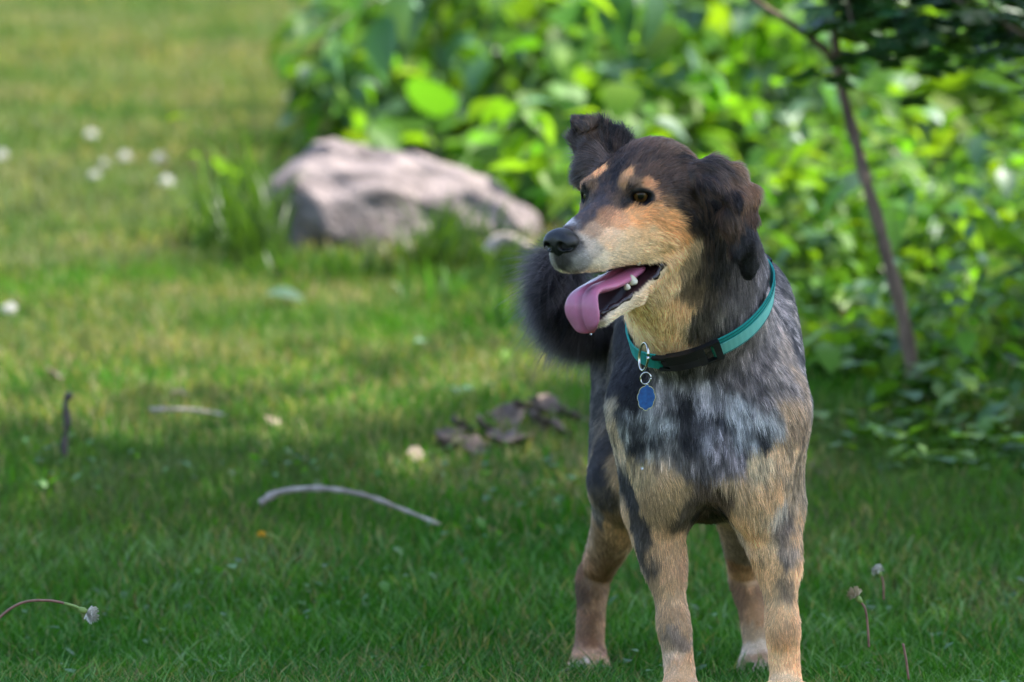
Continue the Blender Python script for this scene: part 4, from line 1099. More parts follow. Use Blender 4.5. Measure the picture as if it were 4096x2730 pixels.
hq = (DV - HO) @ HM.T * 100
MOUTHD = _mouth(DV)
lipd = np.full(len(DV), 1.0); lipd[:] = np.abs(MOUTHD)
inhead = (np.abs(hq[:, 1]) < 6.5) & (hq[:, 0] > -5.2) & (hq[:, 2] < -7.0) & (hq[:, 2] > -18)
lip = inhead & (MOUTHD < 0.0028)
eye_d = np.min([np.linalg.norm(DV - H(*(c + g * 1.2)), axis=1) for s, c, g, M in EYES], axis=0)
eye_e = np.ones(len(DV)) * 9
for s, c, g, M in EYES:
    q = (DV - H(*(c + g * 1.3))) @ M.T * 100
    eye_e = np.minimum(eye_e, np.sqrt((q[:, 0] / 1.9) ** 2 + (q[:, 1] / 1.25) ** 2 + (q[:, 2] / 1.6) ** 2))
nose_d = np.sqrt(((hq - np.array([10.0, 0, -3.4])) ** 2 / np.array([1.7, 2.2, 1.6]) ** 2).sum(1))
DC = coat(DV)
DC[lip] = srgb(62, 36, 38)
_k = np.clip((1.12 - eye_e) / 0.2, 0, 1)[:, None]; DC = DC * (1 - _k) + srgb(20, 17, 18) * _k
DC[nose_d < 1.0] = srgb(26, 24, 28)

hide, nt, p, out = material('hide')
at_n = nt.nodes.new('ShaderNodeAttribute'); at_n.attribute_name = 'coat'
mx = nt.nodes.new('ShaderNodeMix'); mx.data_type = 'RGBA'; mx.blend_type = 'MULTIPLY'
mx.inputs['Factor'].default_value = 1.0
nz = nt.nodes.new('ShaderNodeTexNoise'); nz.inputs['Scale'].default_value = 300
rp = nt.nodes.new('ShaderNodeMapRange'); rp.inputs['To Min'].default_value = 0.5; rp.inputs['To Max'].default_value = 0.95
nt.links.new(nz.outputs['Fac'], rp.inputs['Value'])
nt.links.new(at_n.outputs['Color'], mx.inputs['A'])
nt.links.new(rp.outputs['Result'], mx.inputs['B'])
nt.links.new(mx.outputs['Result'], p.inputs['Base Color'])
p.inputs['Roughness'].default_value = 0.55
p.inputs['Specular IOR Level'].default_value = 0.3
me = mesh_np('dog_body', DV, DF)
set_color(me, 'coat', DC)
body = link('body', me, hide, dog)

# ---- fur
rng = np.random.default_rng(7)
LEN = [  # where, length in metres
    (H(9, 0, -5), .0042), (H(7, 2.5, -6), .0050), (H(7, -2.5, -6), .0050), (H(6, 0, -2.5), .0042), (H(3, 3, -5), .0050), (H(0, 0, -1), .0050), (H(2, 3, -8), .005), (H(-1, 4, -8), .007),
    (H(-2, 4, 1.5), .0070), (H(-2, -4, 1.5), .0070), (H(-5, 0, 3), .0100), (H(-9, 0, 4), .0130), (H(-5, 6, -2), .0090), (H(-7, 6, -6), .0140), (H(-7, -6, -5), .013), (H(-9, 5, 2), .013),
    (H(-5, 5, -10), .0130), (H(0, 2.5, -14), .0075), (H(5, 1, -16), .0060), (cr(1150, 780, 7.75), .014), (cr(1000, 1150, 7.78), .0150),
    (cr(1300, 420, 7.75), .0150), (cr(1400, 450, 7.77), .0130), (cr(1500, 620, 7.77), .0130), (cr(1400, 620, 7.72), .0140), (cr(1480, 800, 7.77), .0100), (cr(1500, 1030, 7.79), .0040), (cr(1440, 940, 7.77), .006),
    (cr(400, 100, 7.8), .0060), (cr(600, 130, 7.82), .0120), (cr(700, 190, 7.83), .0140), (cr(450, 250, 7.8), .0160), (cr(430, 400, 7.79), .0200), (cr(520, 180, 7.8), .0100),
    (cr(900, 1350, 7.88), .0200), (cr(1200, 1100, 7.85), .0180), (cr(1300, 800, 7.8), .0220), (cr(1400, 1300, 7.92), .016),
    (at(2700, 1560, 7.96), .0150), (at(2840, 1650, 7.95), .0170), (at(3000, 1650, 7.95), .0160), (at(2600, 1750, 7.95), .0140), (at(2850, 1850, 7.95), .0170), (at(2700, 1900, 7.96), .0140), (at(3050, 1900, 7.97), .0150),
    (at(2840, 2050, 8.0), .0120), (at(3060, 2050, 7.98), .0170), (at(2640, 2050, 7.98), .0110), (at(3100, 1400, 8.0), .0095), (at(3220, 1500, 8.1), .0085), (at(3200, 1900, 8.0), .0075), (at(2480, 1500, 8.0), .0090), (at(2460, 1800, 8.0), .008), (at(3000, 1500, 7.98), .0110),
    ((.27, 8.3, .62), .010), ((.25, 8.6, .60), .014), ((.14, 8.4, .48), .008), ((.4, 8.4, .48), .008), ((.26, 8.4, .3), .015),
    ((.20, 8.0, .20), .0110), ((.22, 8.0, .1), .0080), ((.23, 7.98, .03), .0050), ((.36, 8.0, .22), .0120), ((.365, 8.0, .1), .0095), ((.37, 7.98, .03), .0060),
    ((.15, 8.5, .25), .0095), ((.115, 8.6, .12), .0080), ((.11, 8.55, .04), .005), ((.34, 8.5, .25), .009), ((.345, 8.6, .12), .008), ((.357, 8.55, .04), .005)]
LP = np.array([p for p, l in LEN]); LL = np.array([l for p, l in LEN])
dn = np.array([0, 0, -1.0])
FLOW = [  # where, direction of the lie of the hair
    (H(9, 0, -2.5), -HF), (H(5, 0, -1.5), -HF), (H(0, 0, 0), -HF + .9 * HU), (H(-5, 0, 4), -HF + .2 * HU), (H(-10, 0, 4.5), -HF - .2 * HU),
    (H(8, 2.5, -5), -HF - .15 * HU + .1 * HL), (H(8, -2.5, -5), -HF - .15 * HU), (H(4, 3.5, -6), -HF - .35 * HU), (H(8, 1, -7.5), -HF * .6 - .7 * HU), (H(0, 4.5, -5), -HF - .25 * HU), (H(-5, 6.5, -4), -HF - .45 * HU), (H(-4, 5.5, -8), -HF - .7 * HU),
    (H(-1, 4.5, 1.2), -HF + .5 * HU), (H(-1, -4.5, 1.2), -HF + .5 * HU), (H(-6, 6, 1), -HF - .1 * HU), (H(-7, 6.3, -8), -HF - 1.2 * HU), (H(-4, 5, -12), -HF * .5 + dn), (H(2, 2.5, -15), -HF + .2 * dn),
    (cr(850, 1300, 7.86), dn + .1 * HL), (cr(900, 1450, 7.88), dn), (cr(1150, 1100, 7.84), dn + np.array([.15, .1, 0])), (cr(1300, 1250, 7.9), dn + np.array([.1, 0, 0])), (cr(1250, 800, 7.8), dn),
    (cr(1300, 420, 7.75), np.array([.6, 0, -.8])), (cr(1400, 450, 7.77), np.array([.5, .1, -.8])), (cr(1500, 620, 7.77), np.array([.15, .1, -1])), (cr(1350, 560, 7.73), np.array([.35, -.1, -.9])), (cr(1480, 800, 7.77), dn), (cr(1480, 1000, 7.78), dn + np.array([.3, 0, 0])),
    (cr(400, 100, 7.8), np.array([-.5, 0, .6])), (cr(600, 130, 7.82), np.array([.1, 0, 1.0])), (cr(700, 190, 7.83), np.array([.3, 0, .9])), (cr(450, 250, 7.8), np.array([-.7, 0, .5])), (cr(430, 400, 7.79), np.array([-.9, 0, -.3])),
    (at(2700, 1560, 7.96), dn), (at(2840, 1700, 7.95), dn), (at(2950, 1700, 7.95), dn + np.array([.2, 0, 0])), (at(2640, 1700, 7.95), dn + np.array([-.2, 0, 0])), (at(2850, 1900, 7.95), dn), (at(3080, 1620, 7.97), dn + np.array([.5, 0, .1])),
    (at(2720, 1900, 7.97), dn + np.array([.3, 0, 0])), (at(3000, 1900, 7.97), dn + np.array([.15, 0, 0])), (at(3100, 1400, 8.0), dn + np.array([.35, .2, 0])), (at(3200, 1300, 8.1), np.array([.3, .6, -.8])), (at(2470, 1600, 8.0), dn + np.array([-.2, .3, 0])),
    ((.27, 8.3, .62), np.array([0, 1, -.1])), ((.25, 8.6, .60), np.array([0, 1, -.3])), ((.12, 8.4, .45), np.array([0, .7, -.7])), ((.4, 8.4, .45), np.array([0, .7, -.7])), ((.26, 8.4, .28), np.array([0, 1, -.2])),
    ((.20, 8.0, .22), dn), ((.22, 8.0, .1), dn), ((.23, 7.96, .03), dn + np.array([0, -.7, 0])), ((.36, 8.0, .22), dn), ((.365, 8.0, .1), dn), ((.37, 7.96, .03), dn + np.array([0, -.7, 0])),
    ((.15, 8.5, .25), dn), ((.115, 8.6, .12), dn), ((.11, 8.52, .03), dn), ((.34, 8.5, .25), dn), ((.345, 8.6, .12), dn)]
FP = np.array([p for p, v in FLOW]); FD = unit(np.array([v for p, v in FLOW]))
def field(p, P, val, pw=2.0):
    o = np.zeros((len(p),) + val.shape[1:])
    for s in range(0, len(p), 20000):
        d2 = ((p[s:s + 20000, None, :] - P[None]) ** 2).sum(2)
        w = 1.0 / (d2 + 0.006 ** 2) ** pw
        o[s:s + 20000] = (w @ val) / (w.sum(1, keepdims=True) if val.ndim > 1 else w.sum(1))
    return o
tail_d = np.min([np.linalg.norm(DV - t, axis=1) for t in TAIL], axis=0)
tail_t = np.argmin([np.linalg.norm(DV - t, axis=1) for t in TAIL], axis=0) / 13.0
is_tail = (tail_d < 0.034) & (DV[:, 1] > 8.22) & (tail_t > 0.16)
VL = field(DV, LP, LL)
VF = field(DV, FP, FD)
ttan = unit(np.gradient(TAIL, axis=0))
ti = np.minimum((tail_t * 13).astype(int), 13)
VF[is_tail] = ttan[ti[is_tail]] * 0.9 + np.array([-.45, 0, -.75])
VL[is_tail] = 0.034 + 0.036 * np.sin(np.clip(tail_t[is_tail], 0, 1) * math.pi * 0.9)
_cn = unit(np.cross(at(3010, 1133, 7.955) - at(2782, 1240, 7.95), at(2752, 1455, 7.865) - at(2782, 1240, 7.95)))
_ch = np.abs((DV - at(2782, 1240, 7.95)) @ _cn)
VL = np.where((_ch < 0.013) & (np.linalg.norm(DV - at(2782, 1240, 7.95), axis=1) < 0.14), 0.004, VL)     # coat pressed flat by the collar
no_hair = (inhead & (MOUTHD < 0.0036)) | (eye_e < 0.86) | (nose_d < 0.86)

fa = 0.5 * np.linalg.norm(np.cross(DV[DF[:, 2]] - DV[DF[:, 0]], DV[DF[:, 3]] - DV[DF[:, 1]]), axis=1)
fc = DV[DF].mean(1); fn_ = unit(DN[DF].mean(1))
front = (fn_ * unit(CAMP - fc)).sum(1)
fl = VL[DF].mean(1)
dens = np.clip(0.0065 / fl, 0.45, 2.0) * 60e4 * np.clip((front + 0.45) / 0.5, 0.22, 1.0)
dens[is_tail[DF].any(1)] = 75e4
dens[no_hair[DF].any(1)] = 0
cnt = rng.poisson(fa * dens)
fi = np.repeat(np.arange(len(DF)), cnt)
NS = len(fi)
w = rng.random((NS, 2)); a, b = w[:, :1], w[:, 1:]
q = DF[fi]
def bil(X):
    X = np.asarray(X)
    if X.ndim == 1: return bil(X[:, None])[:, 0]
    return (X[q[:, 0]] * (1 - a) + X[q[:, 1]] * a) * (1 - b) + (X[q[:, 3]] * (1 - a) + X[q[:, 2]] * a) * b
RP = bil(DV); RN = unit(bil(DN)); RL = bil(VL); RF = bil(VF); TL = is_tail[q].any(1)
RC = coat(RP)
jit = np.stack([vnoise(RP, 130, s) for s in (31, 32, 33)], 1) - 0.5
jit2 = np.stack([vnoise(RP, 420, s) for s in (34, 35, 36)], 1) - 0.5
T = RF - RN * (RF * RN).sum(1, keepdims=True)
T0 = unit(T)
sq = RP - T0 * (RP * T0).sum(1, keepdims=True) * 0.78
streak = vnoise(sq, 420, 71, 2) - 0.5
streak2 = vnoise(sq, 150, 72, 1) - 0.5
near_ear = (((RP - cr(1400, 720, 7.76)) ** 2).sum(1) < 0.085 ** 2)[:, None]
T = unit(unit(T) + jit * np.where(TL[:, None], 1.05, np.where(near_ear, 0.35, 0.75)) + jit2 * 0.35 + rng.normal(0, 0.10, (NS, 3)))
T = unit(T - RN * (T * RN).sum(1, keepdims=True))
lift = np.where(TL, 0.52, 0.30) + rng.normal(0, 0.08, NS)
RL = RL * (0.70 + 0.6 * rng.random(NS)) * np.where(TL & (rng.random(NS) < 0.12), 1.35, 1.0) * (1 + 0.5 * jit[:, 0])
K = 5
tt = np.linspace(0, 1, K)
P = np.zeros((NS, K, 3), dtype=np.float32)
cur = RP - RN * 0.0006
P[:, 0] = cur
for k in range(1, K):
    l = lift * (1.25 - 0.85 * tt[k])
    d = unit(T + RN * l[:, None] + np.array([0, 0, -0.28]) * tt[k] * np.clip(RL / 0.03, 0.1, 1.6)[:, None] + rng.normal(0, 0.05, (NS, 3)))
    cur = cur + d * (RL / (K - 1))[:, None]
    P[:, k] = cur
wid = np.where(TL, 0.00017, np.clip(0.00010 + RL * 0.009, 0.00012, 0.00021))
RAD = (wid[:, None] * np.array([1.0, 0.95, 0.8, 0.55, 0.12])[None]).astype(np.float32)
shade = (0.70 + 0.68 * rng.random((NS, 1))) * np.exp(1.9 * streak + 0.7 * streak2)[:, None]
light = rng.random(NS) < np.where(TL, 0.22, 0.09)
CL = RC * shade
CL[light] = CL[light] * 1.4 + 0.02
CLP = np.repeat(CL[:, None, :], K, 1) * np.array([0.85, 0.95, 1.0, 1.08, 1.15])[None, :, None]

hairm = bpy.data.materials.new('fur'); hairm.use_nodes = True
nt = hairm.node_tree; nt.nodes.clear()
o_ = nt.nodes.new('ShaderNodeOutputMaterial')
an = nt.nodes.new('ShaderNodeAttribute'); an.attribute_name = 'tint'
dif = nt.nodes.new('ShaderNodeBsdfDiffuse')
pb = nt.nodes.new('ShaderNodeBsdfHairPrincipled')
pb.parametrization = 'COLOR'
pb.inputs['Roughness'].default_value = 0.42
pb.inputs['Radial Roughness'].default_value = 0.55
mxs = nt.nodes.new('ShaderNodeMixShader'); mxs.inputs[0].default_value = 0.28
nt.links.new(an.outputs['Color'], dif.inputs['Color'])
nt.links.new(an.outputs['Color'], pb.inputs['Color'])
nt.links.new(dif.outputs[0], mxs.inputs[1]); nt.links.new(pb.outputs[0], mxs.inputs[2])
nt.links.new(mxs.outputs[0], o_.inputs['Surface'])

def hair_object(name, P, RAD, COL, mat, parent):
    n, k = P.shape[:2]
    hc = bpy.data.hair_curves.new(name)
    hc.add_curves([k] * n)
    hc.position_data.foreach_set('vector', np.ascontiguousarray(P, dtype=np.float32).ravel())
    ra = hc.attributes.get('radius') or hc.attributes.new('radius', 'FLOAT', 'POINT')
    ra.data.foreach_set('value', np.ascontiguousarray(RAD, dtype=np.float32).ravel())
    ca = hc.attributes.new('tint', 'FLOAT_COLOR', 'POINT')
    c4 = np.ones((n * k, 4), dtype=np.float32); c4[:, :3] = COL.reshape(-1, 3)
    ca.data.foreach_set('color', c4.ravel())
    hc.materials.append(mat)
    o = bpy.data.objects.new(name, hc)
    col.objects.link(o)
    o.parent = parent
    o.matrix_parent_inverse = Matrix.Translation(-Vector(parent.location))
    return o
fur = hair_object('fur', P, RAD, CLP, hairm, dog)
print('strands', NS)
# whiskers
WP = []
for s in (-1, 1):
    for k in range(9):
        f0 = 6.8 - 0.55 * (k % 5) ; u0 = -6.0 - 0.8 * (k // 3)
        root = H(f0, s * (2.9 + 0.12 * (k % 5)), u0)
        d = unit(-HF * (0.5 + .1 * k % 1) + s * HL * (0.55) - HU * (0.15 + 0.1 * (k // 3)))
        L = 0.030 + 0.004 * (k % 4)
        WP.append([root + d * L * t + np.array([0, 0, -0.006]) * t * t for t in np.linspace(0, 1, K)])
WP = np.array(WP)
hair_object('whiskers', WP, np.tile(np.array([.00016, .00015, .00012, .00008, .00003]), (len(WP), 1)), np.full((len(WP), K, 3), 0.01), hairm, dog)

# ---- eyes
em, nt, p, out = material('eye')
tc = nt.nodes.new('ShaderNodeTexCoord')
sx = nt.nodes.new('ShaderNodeSeparateXYZ'); nt.links.new(tc.outputs['Object'], sx.inputs[0])
vm = nt.nodes.new('ShaderNodeCombineXYZ'); nt.links.new(sx.outputs['X'], vm.inputs['X']); nt.links.new(sx.outputs['Y'], vm.inputs['Y'])
ln = nt.nodes.new('ShaderNodeVectorMath'); ln.operation = 'LENGTH'; nt.links.new(vm.outputs[0], ln.inputs[0])
mr = nt.nodes.new('ShaderNodeMapRange'); mr.inputs['From Max'].default_value = 0.0125; nt.links.new(ln.outputs['Value'], mr.inputs['Value'])
rr = nt.nodes.new('ShaderNodeValToRGB'); nt.links.new(mr.outputs['Result'], rr.inputs['Fac'])
els = rr.color_ramp.elements
els[0].position = 0.0; els[0].color = (.004, .003, .003, 1)
els[1].position = 0.30; els[1].color = (.004, .003, .003, 1)
for pos, c in ((0.36, (.050, .022, .005)), (0.56, (.085, .040, .009)), (0.70, (.040, .016, .004)), (0.78, (.008, .006, .005)), (0.9, (.02, .015, .013))):
    e = els.new(pos); e.color = (*c, 1)
nt.links.new(rr.outputs['Color'], p.inputs['Base Color'])
p.inputs['Roughness'].default_value = 0.25
p.inputs['Coat Weight'].default_value = 0.22
p.inputs['Coat Roughness'].default_value = 0.03
p.inputs['Specular IOR Level'].default_value = 0.2
for s, c, g, M in EYES:
    bm = bmesh.new()
    bmesh.ops.create_uvsphere(bm, u_segments=32, v_segments=20, radius=0.0125)
    me = bpy.data.meshes.new('eye'); bm.to_mesh(me); bm.free()
    o = link('eye', me, em, dog)
    look = unit(HF * 0.72 + HL * s * (0.62 if s > 0 else 0.5) - HU * 0.02)
    o.matrix_parent_inverse = Matrix.Identity(4)
    o.location = Vector(H(*(c + g * 0.02))) - Vector(dog.location)
    o.rotation_euler = Vector(look).to_track_quat('Z', 'Y').to_euler()

# ---- nose
PRIM = []
hell((9.7, 0, -3.0), (1.55, 2.10, 1.30), 0.5)
for s in (-1, 1):
    hell((10.2, s * 1.12, -3.55), (1.25, 1.15, 1.25), 0.6)
    hell((9.5, s * 1.55, -3.6), (1.2, 0.9, 1.0), 0.5)
hell((10.5, 0, -4.0), (0.8, 0.8, 1.0), 0.5)
for s in (-1, 1):
    hell((11.2, s * 1.15, -3.70), (1.0, 0.50, 0.55), 0.35, 's')
    hcone((10.8, s * 1.3, -3.9), (10.2, s * 2.35, -4.15), 0.40, 0.18, 0.25, 's')
hcone((11.8, 0, -3.3), (11.1, 0, -5.4), 0.15, 0.15, 0.3, 's')
hcone((9.4, 0, -5.0), (10.4, 0, -4.7), 0.8, 0.5, 0.6)
nc = H(10.1, 0, -3.6)
V, F = organ(nc - 0.035, nc + 0.035, 0.0010)
nm = plain('nose_leather', (0.010, 0.0095, 0.011), rough=0.42, spec=0.45, bump=(900, 0.5, 0.0006))
link('nose', mesh_np('nose', V, F), nm, dog)

# ---- tongue
TP = [((-3.0, 0.2, -11.2), 2.2, .80), ((1.0, 0.4, -11.25), 2.5, .80), ((4.5, 0.75, -11.05), 2.45, .78), ((7.0, 0.9, -10.9), 2.3, .74), ((8.5, 1.0, -11.3), 2.5, .70),
      ((9.3, 1.1, -12.3), 2.85, .62), ((9.55, 1.15, -13.5), 3.0, .58), ((9.5, 1.2, -14.5), 2.75, .52), ((9.35, 1.3, -15.2), 2.2, .46), ((9.2, 1.4, -15.65), 1.5, .40), ((9.15, 1.45, -15.85), 0.9, .3), ((9.13, 1.45, -15.93), 0.25, .12)]
q = smooth_path([list(p) + [w_, t_] for p, w_, t_ in TP], 48)
ctr = q[:, :3]; tan = unit(np.gradient(ctr, axis=0))
nv = 28; V = []; UVc = []
for i in range(48):
    lat = unit(np.array([0.10, 1, -0.02]) - tan[i] * np.dot([0.10, 1, -0.02], tan[i]))
    up = np.cross(tan[i], lat)
    for j in range(nv):
        a_ = 2 * math.pi * j / nv
        x = math.cos(a_) * q[i, 3]; y = math.sin(a_) * q[i, 4]
        xn = math.cos(a_)
        y += 0.16 * (abs(xn) ** 2.2) * min(1.0, q[i, 3] / 2.0)              # edges curl up
        if math.sin(a_) > 0: y -= 0.30 * math.exp(-(xn / 0.09) ** 2) * min(1, q[i, 3] / 2.0)   # groove
        w_ = 0.16 * math.sin(i * 0.38 + (2 if xn > 0 else 0)) * abs(xn) * min(1, q[i, 3] / 2.2)
        pt = ctr[i] + lat * x + up * (y + w_)
        V.append(H(*pt)); UVc.append((i / 47.0, xn))
F = [(i * nv + j, i * nv + (j + 1) % nv, (i + 1) * nv + (j + 1) % nv, (i + 1) * nv + j) for i in range(47) for j in range(nv)]
me = bpy.data.meshes.new('tongue'); me.from_pydata([tuple(v) for v in V], [], F + [tuple(range(nv))[::-1], tuple(47 * nv + j for j in range(nv))]); me.update()
UVc = np.array(UVc)
tcx = np.tile(srgb(202, 116, 150), (len(V), 1))
tcx = tcx * (1 - 0.30 * UVc[:, :1] ** 2) 
tcx = tcx * (1 + 0.22 * (vnoise(np.array(V), 260, 88, 2) - 0.5))[:, None] * (1 - 0.28 * np.exp(-(UVc[:, 1:] / 0.10) ** 2) * (UVc[:, :1] < 0.95))
red = np.clip((UVc[:, :1] - 0.74) / 0.2, 0, 1)
tcx = tcx * (1 - red) + srgb(204, 80, 88) * red
spot = np.exp(-((UVc[:, 0] - 0.335) / 0.055) ** 2 - ((UVc[:, 1] - 0.42) / 0.22) ** 2)[:, None]   # dark birthmark
tcx = tcx * (1 - 0.85 * spot) + srgb(70, 50, 70) * 0.85 * spot
set_color(me, 'flesh', tcx)
tm, nt, p, out = material('tongue')
an = nt.nodes.new('ShaderNodeAttribute'); an.attribute_name = 'flesh'
nt.links.new(an.outputs['Color'], p.inputs['Base Color'])
p.inputs['Roughness'].default_value = 0.33
p.inputs['Subsurface Weight'].default_value = 0.25
p.inputs['Subsurface Radius'].default_value = (0.006, 0.002, 0.002)
p.inputs['Subsurface Scale'].default_value = 1.0
nz = nt.nodes.new('ShaderNodeTexNoise'); nz.inputs['Scale'].default_value = 700
bp = nt.nodes.new('ShaderNodeBump'); bp.inputs['Strength'].default_value = 0.6; bp.inputs['Distance'].default_value = 0.0009
p.inputs['Coat Weight'].default_value = 0.35; p.inputs['Coat Roughness'].default_value = 0.12
nt.links.new(nz.outputs['Fac'], bp.inputs['Height']); nt.links.new(bp.outputs[0], p.inputs['Normal'])
link('tongue', me, tm, dog)

# ---- teeth
tooth_m = plain('tooth', (0.72, 0.66, 0.50), rough=0.28, spec=0.5, var=(200, (.62, .54, .38), (.78, .74, .62)))
lipm = plain('lip', (0.030, 0.015, 0.017), rough=0.20, spec=0.6, bump=(260, 0.6, 0.002))
def tooth(base, tip, r):
    q = smooth_path([base, (np.array(base) * .45 + np.array(tip) * .55), tip], 7)
    path = np.array([H(*x) for x in q])
    tube('tooth', path, np.array([1, 1.08, 1.0, .85, .62, .38, .10]) * r / 100, tooth_m, dog, 10)
for s in (-1, 1):
    tooth((-0.9, s * 3.2, -8.9), (-0.8, s * 3.15, -9.9), .50)
    tooth((0.2, s * 2.65, -12.0), (0.45, s * 2.70, -10.75), .58)
    tooth((1.3, s * 2.40, -12.4), (1.5, s * 2.45, -11.5), .42)
# wet lower lip edge
for s in (-1, 1):
    pth = smooth_path([H(-4.2, s * 4.3, -10.6), H(-3.2, s * 4.05, -11.7), H(-1.0, s * 3.4, -12.7), H(1.5, s * 2.75, -13.35), H(4.0, s * 1.9, -14.0), H(5.8, s * 0.9, -14.5)], 26)
    pth += 0.0009 * np.sin(np.arange(26) * 1.9)[:, None] * HU
    tube('lip', pth, 0.0042 + 0.0008 * np.sin(np.arange(26) * 1.3), lipm, dog, 8)
PRIM = BODY_PRIM
# ================================================================== the collar
collar = empty('dog_collar', tuple(at(2780, 1237, 7.945)))
tag(collar, 'teal webbing dog collar with black buckle, worn round the neck of the dog', 'collar')
CC = at(2782, 1240, 7.950)
e1 = at(3010, 1133, 7.955) - CC; e2 = at(2752, 1455, 7.865) - CC
e1 = unit(e1); e2 = unit(e2 - e1 * (e1 @ e2)); e3 = np.cross(e1, e2); e3 = e3 if e3[2] > 0 else -e3
NTH = 120
th = np.linspace(0, 2 * math.pi, NTH, endpoint=False)
dirs = np.cos(th)[:, None] * e1 + np.sin(th)[:, None] * e2
def ring_radius(shift):
    r = np.full(NTH, 0.02)
    for it in range(60):
        d = sdf(CC + e3 * shift + dirs * r[:, None])
        r = r + np.maximum(-d, 0) * 0.8 + (d < 0) * 0.0003
    k = np.array([1, 2, 3, 4, 5, 4, 3, 2, 1.0]); k /= k.sum()
    return np.convolve(np.concatenate([r[-4:], r, r[:4]]), k, 'valid')
r0 = ring_radius(-0.010); r1 = ring_radius(0.010)
def rib(off, lo_, hi_, thick, a0, a1, n=120, bulge=0.0):
    """band round the neck between angles a0..a1; lo_/hi_ along the neck, off outwards"""
    A = np.linspace(a0, a1, n)
    rr = lambda r: np.interp(A % (2 * math.pi), np.concatenate([th, [2 * math.pi]]), np.concatenate([r, r[:1]]))
    ra, rb = rr(r0), rr(r1)
    D = np.cos(A)[:, None] * e1 + np.sin(A)[:, None] * e2
    V = []
    for z, o in ((lo_, off), (hi_, off), (hi_, off + thick), ((lo_ + hi_) / 2, off + thick + bulge), (lo_, off + thick)):
        t = (z + 0.010) / 0.020
        r = ra * (1 - t) + rb * t + o
        V.append(CC + e3 * z + D * r[:, None])
    V = np.stack(V, 1)
    return V
def band(name, V, mat, parent):
    n, k = V.shape[:2]
    F = [(i * k + j, (i + 1) * k + j, (i + 1) * k + (j + 1) % k, i * k + (j + 1) % k) for i in range(n - 1) for j in range(k)]
    F += [tuple(range(k)), tuple((n - 1) * k + j for j in range(k))[::-1]]
    me = bpy.data.meshes.new(name); me.from_pydata([tuple(v) for v in V.reshape(-1, 3)], [], F); me.update()
    bm = bmesh.new(); bm.from_mesh(me); bmesh.ops.recalc_face_normals(bm, faces=bm.faces); bm.to_mesh(me); bm.free()
    return link(name, me, mat, parent, smooth=False)
def webbing(name, ca, cb):
    m, nt, p, out = material(name)
    tc = nt.nodes.new('ShaderNodeTexCoord')
    w = nt.nodes.new('ShaderNodeTexWave'); w.inputs['Scale'].default_value = 190; w.inputs['Distortion'].default_value = 0.6
    w.bands_direction = 'X'
    nt.links.new(tc.outputs['Object'], w.inputs['Vector'])
    r = nt.nodes.new('ShaderNodeValToRGB'); r.color_ramp.elements[0].color = (*ca, 1); r.color_ramp.elements[1].color = (*cb, 1)
    nt.links.new(w.outputs['Fac'], r.inputs['Fac']); nt.links.new(r.outputs['Color'], p.inputs['Base Color'])
    b = nt.nodes.new('ShaderNodeBump'); b.inputs['Strength'].default_value = 0.7; b.inputs['Distance'].default_value = 0.0012
    nt.links.new(w.outputs['Fac'], b.inputs['Height']); nt.links.new(b.outputs[0], p.inputs['Normal'])
    p.inputs['Roughness'].default_value = 0.7
    return m
web_l = webbing('webbing_light', srgb(88, 186, 178), srgb(150, 226, 214))
web_d = webbing('webbing_dark', srgb(14, 140, 138), srgb(40, 184, 174))
black = plain('black_plastic', (0.012, 0.012, 0.014), rough=0.42, spec=0.5, bump=(700, 0.15, 0.0005))
thread_m = plain('thread', srgb(10, 90, 92), rough=0.8)
OFF = 0.0095
AB0, AB1 = R(96), R(137)                     # the buckle sits here
sb = band('strap', rib(OFF, -0.0165, 0.0165, 0.0026, AB1 - 2 * math.pi, AB0), web_d, collar)
band('webbing', rib(OFF + 0.0027, -0.0160, 0.0060, 0.0016, R(-95), AB0 - R(1)), web_l, sb)
for z in (0.0085, 0.0142, -0.0142):
    A_ = rib(OFF + (0.0028 if z > 0 else 0.0045), z - 0.0004, z + 0.0004, 0.0005, R(-95), AB0 - R(1))
    band('stitching', A_, thread_m, sb)
band('webbing', rib(OFF + 0.0027, -0.0105, 0.0105, 0.0014, AB1, R(148), 20), web_d, sb)
# side release buckle: two housings and the prongs
bk = band('buckle', rib(OFF - 0.001, -0.0165, 0.0165, 0.0095, R(107), R(129), 18, 0.0022), black, collar)
band('buckle_end', rib(OFF + 0.0005, -0.0185, 0.0185, 0.0090, R(89), R(94), 6, 0.001), black, bk)
band('buckle_end', rib(OFF + 0.0005, -0.0178, 0.0178, 0.0085, R(101.5), R(107.2), 6, 0.001), black, bk)
band('buckle_side', rib(OFF + 0.001, 0.0145, 0.0182, 0.0080, R(93.5), R(102), 8), black, bk)
band('buckle_side', rib(OFF + 0.001, -0.0182, -0.0145, 0.0080, R(93.5), R(102), 8), black, bk)
band('buckle_prong', rib(OFF + 0.001, 0.0100, 0.0155, 0.0070, R(128.5), R(139), 8), black, bk)
band('buckle_prong', rib(OFF + 0.001, -0.0155, -0.0100, 0.0070, R(128.5), R(139), 8), black, bk)
band('buckle_prong', rib(OFF + 0.001, -0.0060, 0.0060, 0.0060, R(128.5), R(134), 8), black, bk)
band('slider', rib(OFF - 0.001, -0.0155, 0.0155, 0.0075, R(-12), R(-4), 8), black, collar)
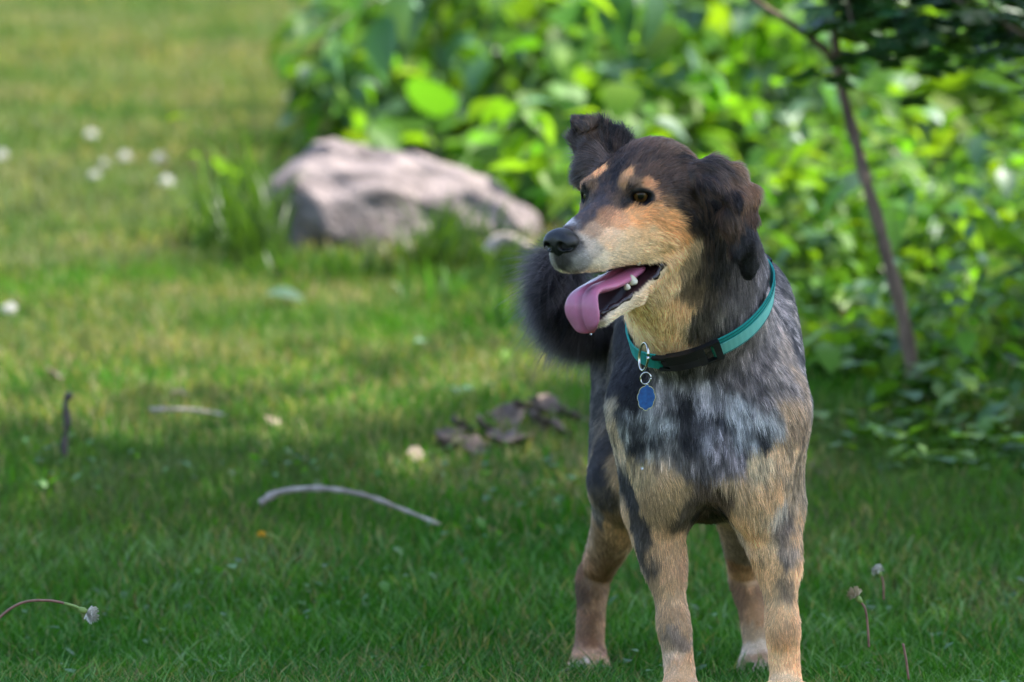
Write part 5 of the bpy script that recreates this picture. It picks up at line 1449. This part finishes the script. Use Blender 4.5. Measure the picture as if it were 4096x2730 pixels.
# rings and tag
steel = plain('steel', (0.55, 0.53, 0.50), rough=0.22, metal=1.0)
def ring(name, c, ax, ay, R_, r_, mat, parent, sq=1.0):
    A = np.linspace(0, 2 * math.pi, 33)
    path = np.asarray(c) + np.cos(A)[:, None] * np.asarray(ax) * R_ + np.sin(A)[:, None] * np.asarray(ay) * R_ * sq
    return tube(name, path, r_, mat, parent, 8)
RX = unit(np.array([0.33, -0.93, 0.05])); RZ = np.array([0.05, -0.1, 1.0])
ring('ring', at(2575, 1428, 7.848), RX, unit(RZ), 0.0165, 0.0017, steel, collar, 1.12)
ring('split_ring', at(2583, 1514, 7.842), unit(np.array([0.85, -0.5, 0.1])), unit(np.array([0, -.1, 1.0])), 0.0078, 0.0011, steel, collar)
# scalloped tag
tg = at(2586, 1590, 7.842)
tx = unit(np.array([0.90, -0.40, 0.0])); tz = unit(np.array([0.06, -0.06, 1.0])); ty = unit(np.cross(tz, tx))
N_ = 96; out_ = []
for k in range(N_):
    a = 2 * math.pi * k / N_
    rad = 0.95 + 0.12 * abs(math.cos(4.0 * a))
    x = 0.0125 * math.cos(a) * rad; z = 0.0168 * math.sin(a) * rad
    if math.sin(a) > 0.55: x *= 1 - 0.35 * (math.sin(a) - 0.55) / 0.45
    out_.append((x, z))
def plate(name, pts, y0, y1, mat, parent):
    n = len(pts)
    V = [tuple(tg + tx * x + tz * z + ty * y0) for x, z in pts] + [tuple(tg + tx * x + tz * z + ty * y1) for x, z in pts]
    F = [tuple(range(n)), tuple(range(2 * n - 1, n - 1, -1))] + [(k, k + n, (k + 1) % n + n, (k + 1) % n) for k in range(n)]
    me = bpy.data.meshes.new(name); me.from_pydata(V, [], F); me.update()
    bm = bmesh.new(); bm.from_mesh(me); bmesh.ops.recalc_face_normals(bm, faces=bm.faces); bm.to_mesh(me); bm.free()
    return link(name, me, mat, parent, smooth=False)
sgn = -1 if ty[1] > 0 else 1
tagm = plain('blue_enamel', srgb(10, 74, 142), rough=0.32, spec=0.6, metal=0.35, bump=(250, 0.12, 0.0006), var=(160, tuple(srgb(8, 62, 126)), tuple(srgb(20, 90, 160))))
tp = plate('tag', out_, -0.0006, 0.0006, steel, collar)
plate('tag_face', [(x * 0.93, z * 0.945) for x, z in out_], sgn * 0.0004, sgn * 0.0010, tagm, tp)
# hanging drop of saliva
dm, nt, p, out = material('drool')
p.inputs['Transmission Weight'].default_value = 1.0; p.inputs['Roughness'].default_value = 0.02; p.inputs['IOR'].default_value = 1.33
def drop(name, c, r, st, parent):
    bm = bmesh.new(); bmesh.ops.create_uvsphere(bm, u_segments=14, v_segments=10, radius=1.0)
    for v in bm.verts:
        k = 1 - 0.45 * max(v.co.z, 0)
        v.co = Vector(c) + Vector((v.co.x * r * k, v.co.y * r * k, v.co.z * r * st))
    me = bpy.data.meshes.new(name); bm.to_mesh(me); bm.free()
    return link(name, me, dm, parent)
drop('drool', tuple(H(9.1, 1.45, -16.05)), 0.0016, 1.5, dog)
dd = drop('falling_drop', tuple(at(2568, 1866, 7.62)), 0.0016, 3.0, None)
tag(dd, 'tiny clear drop of saliva falling in front of the chest of the dog', 'drop')
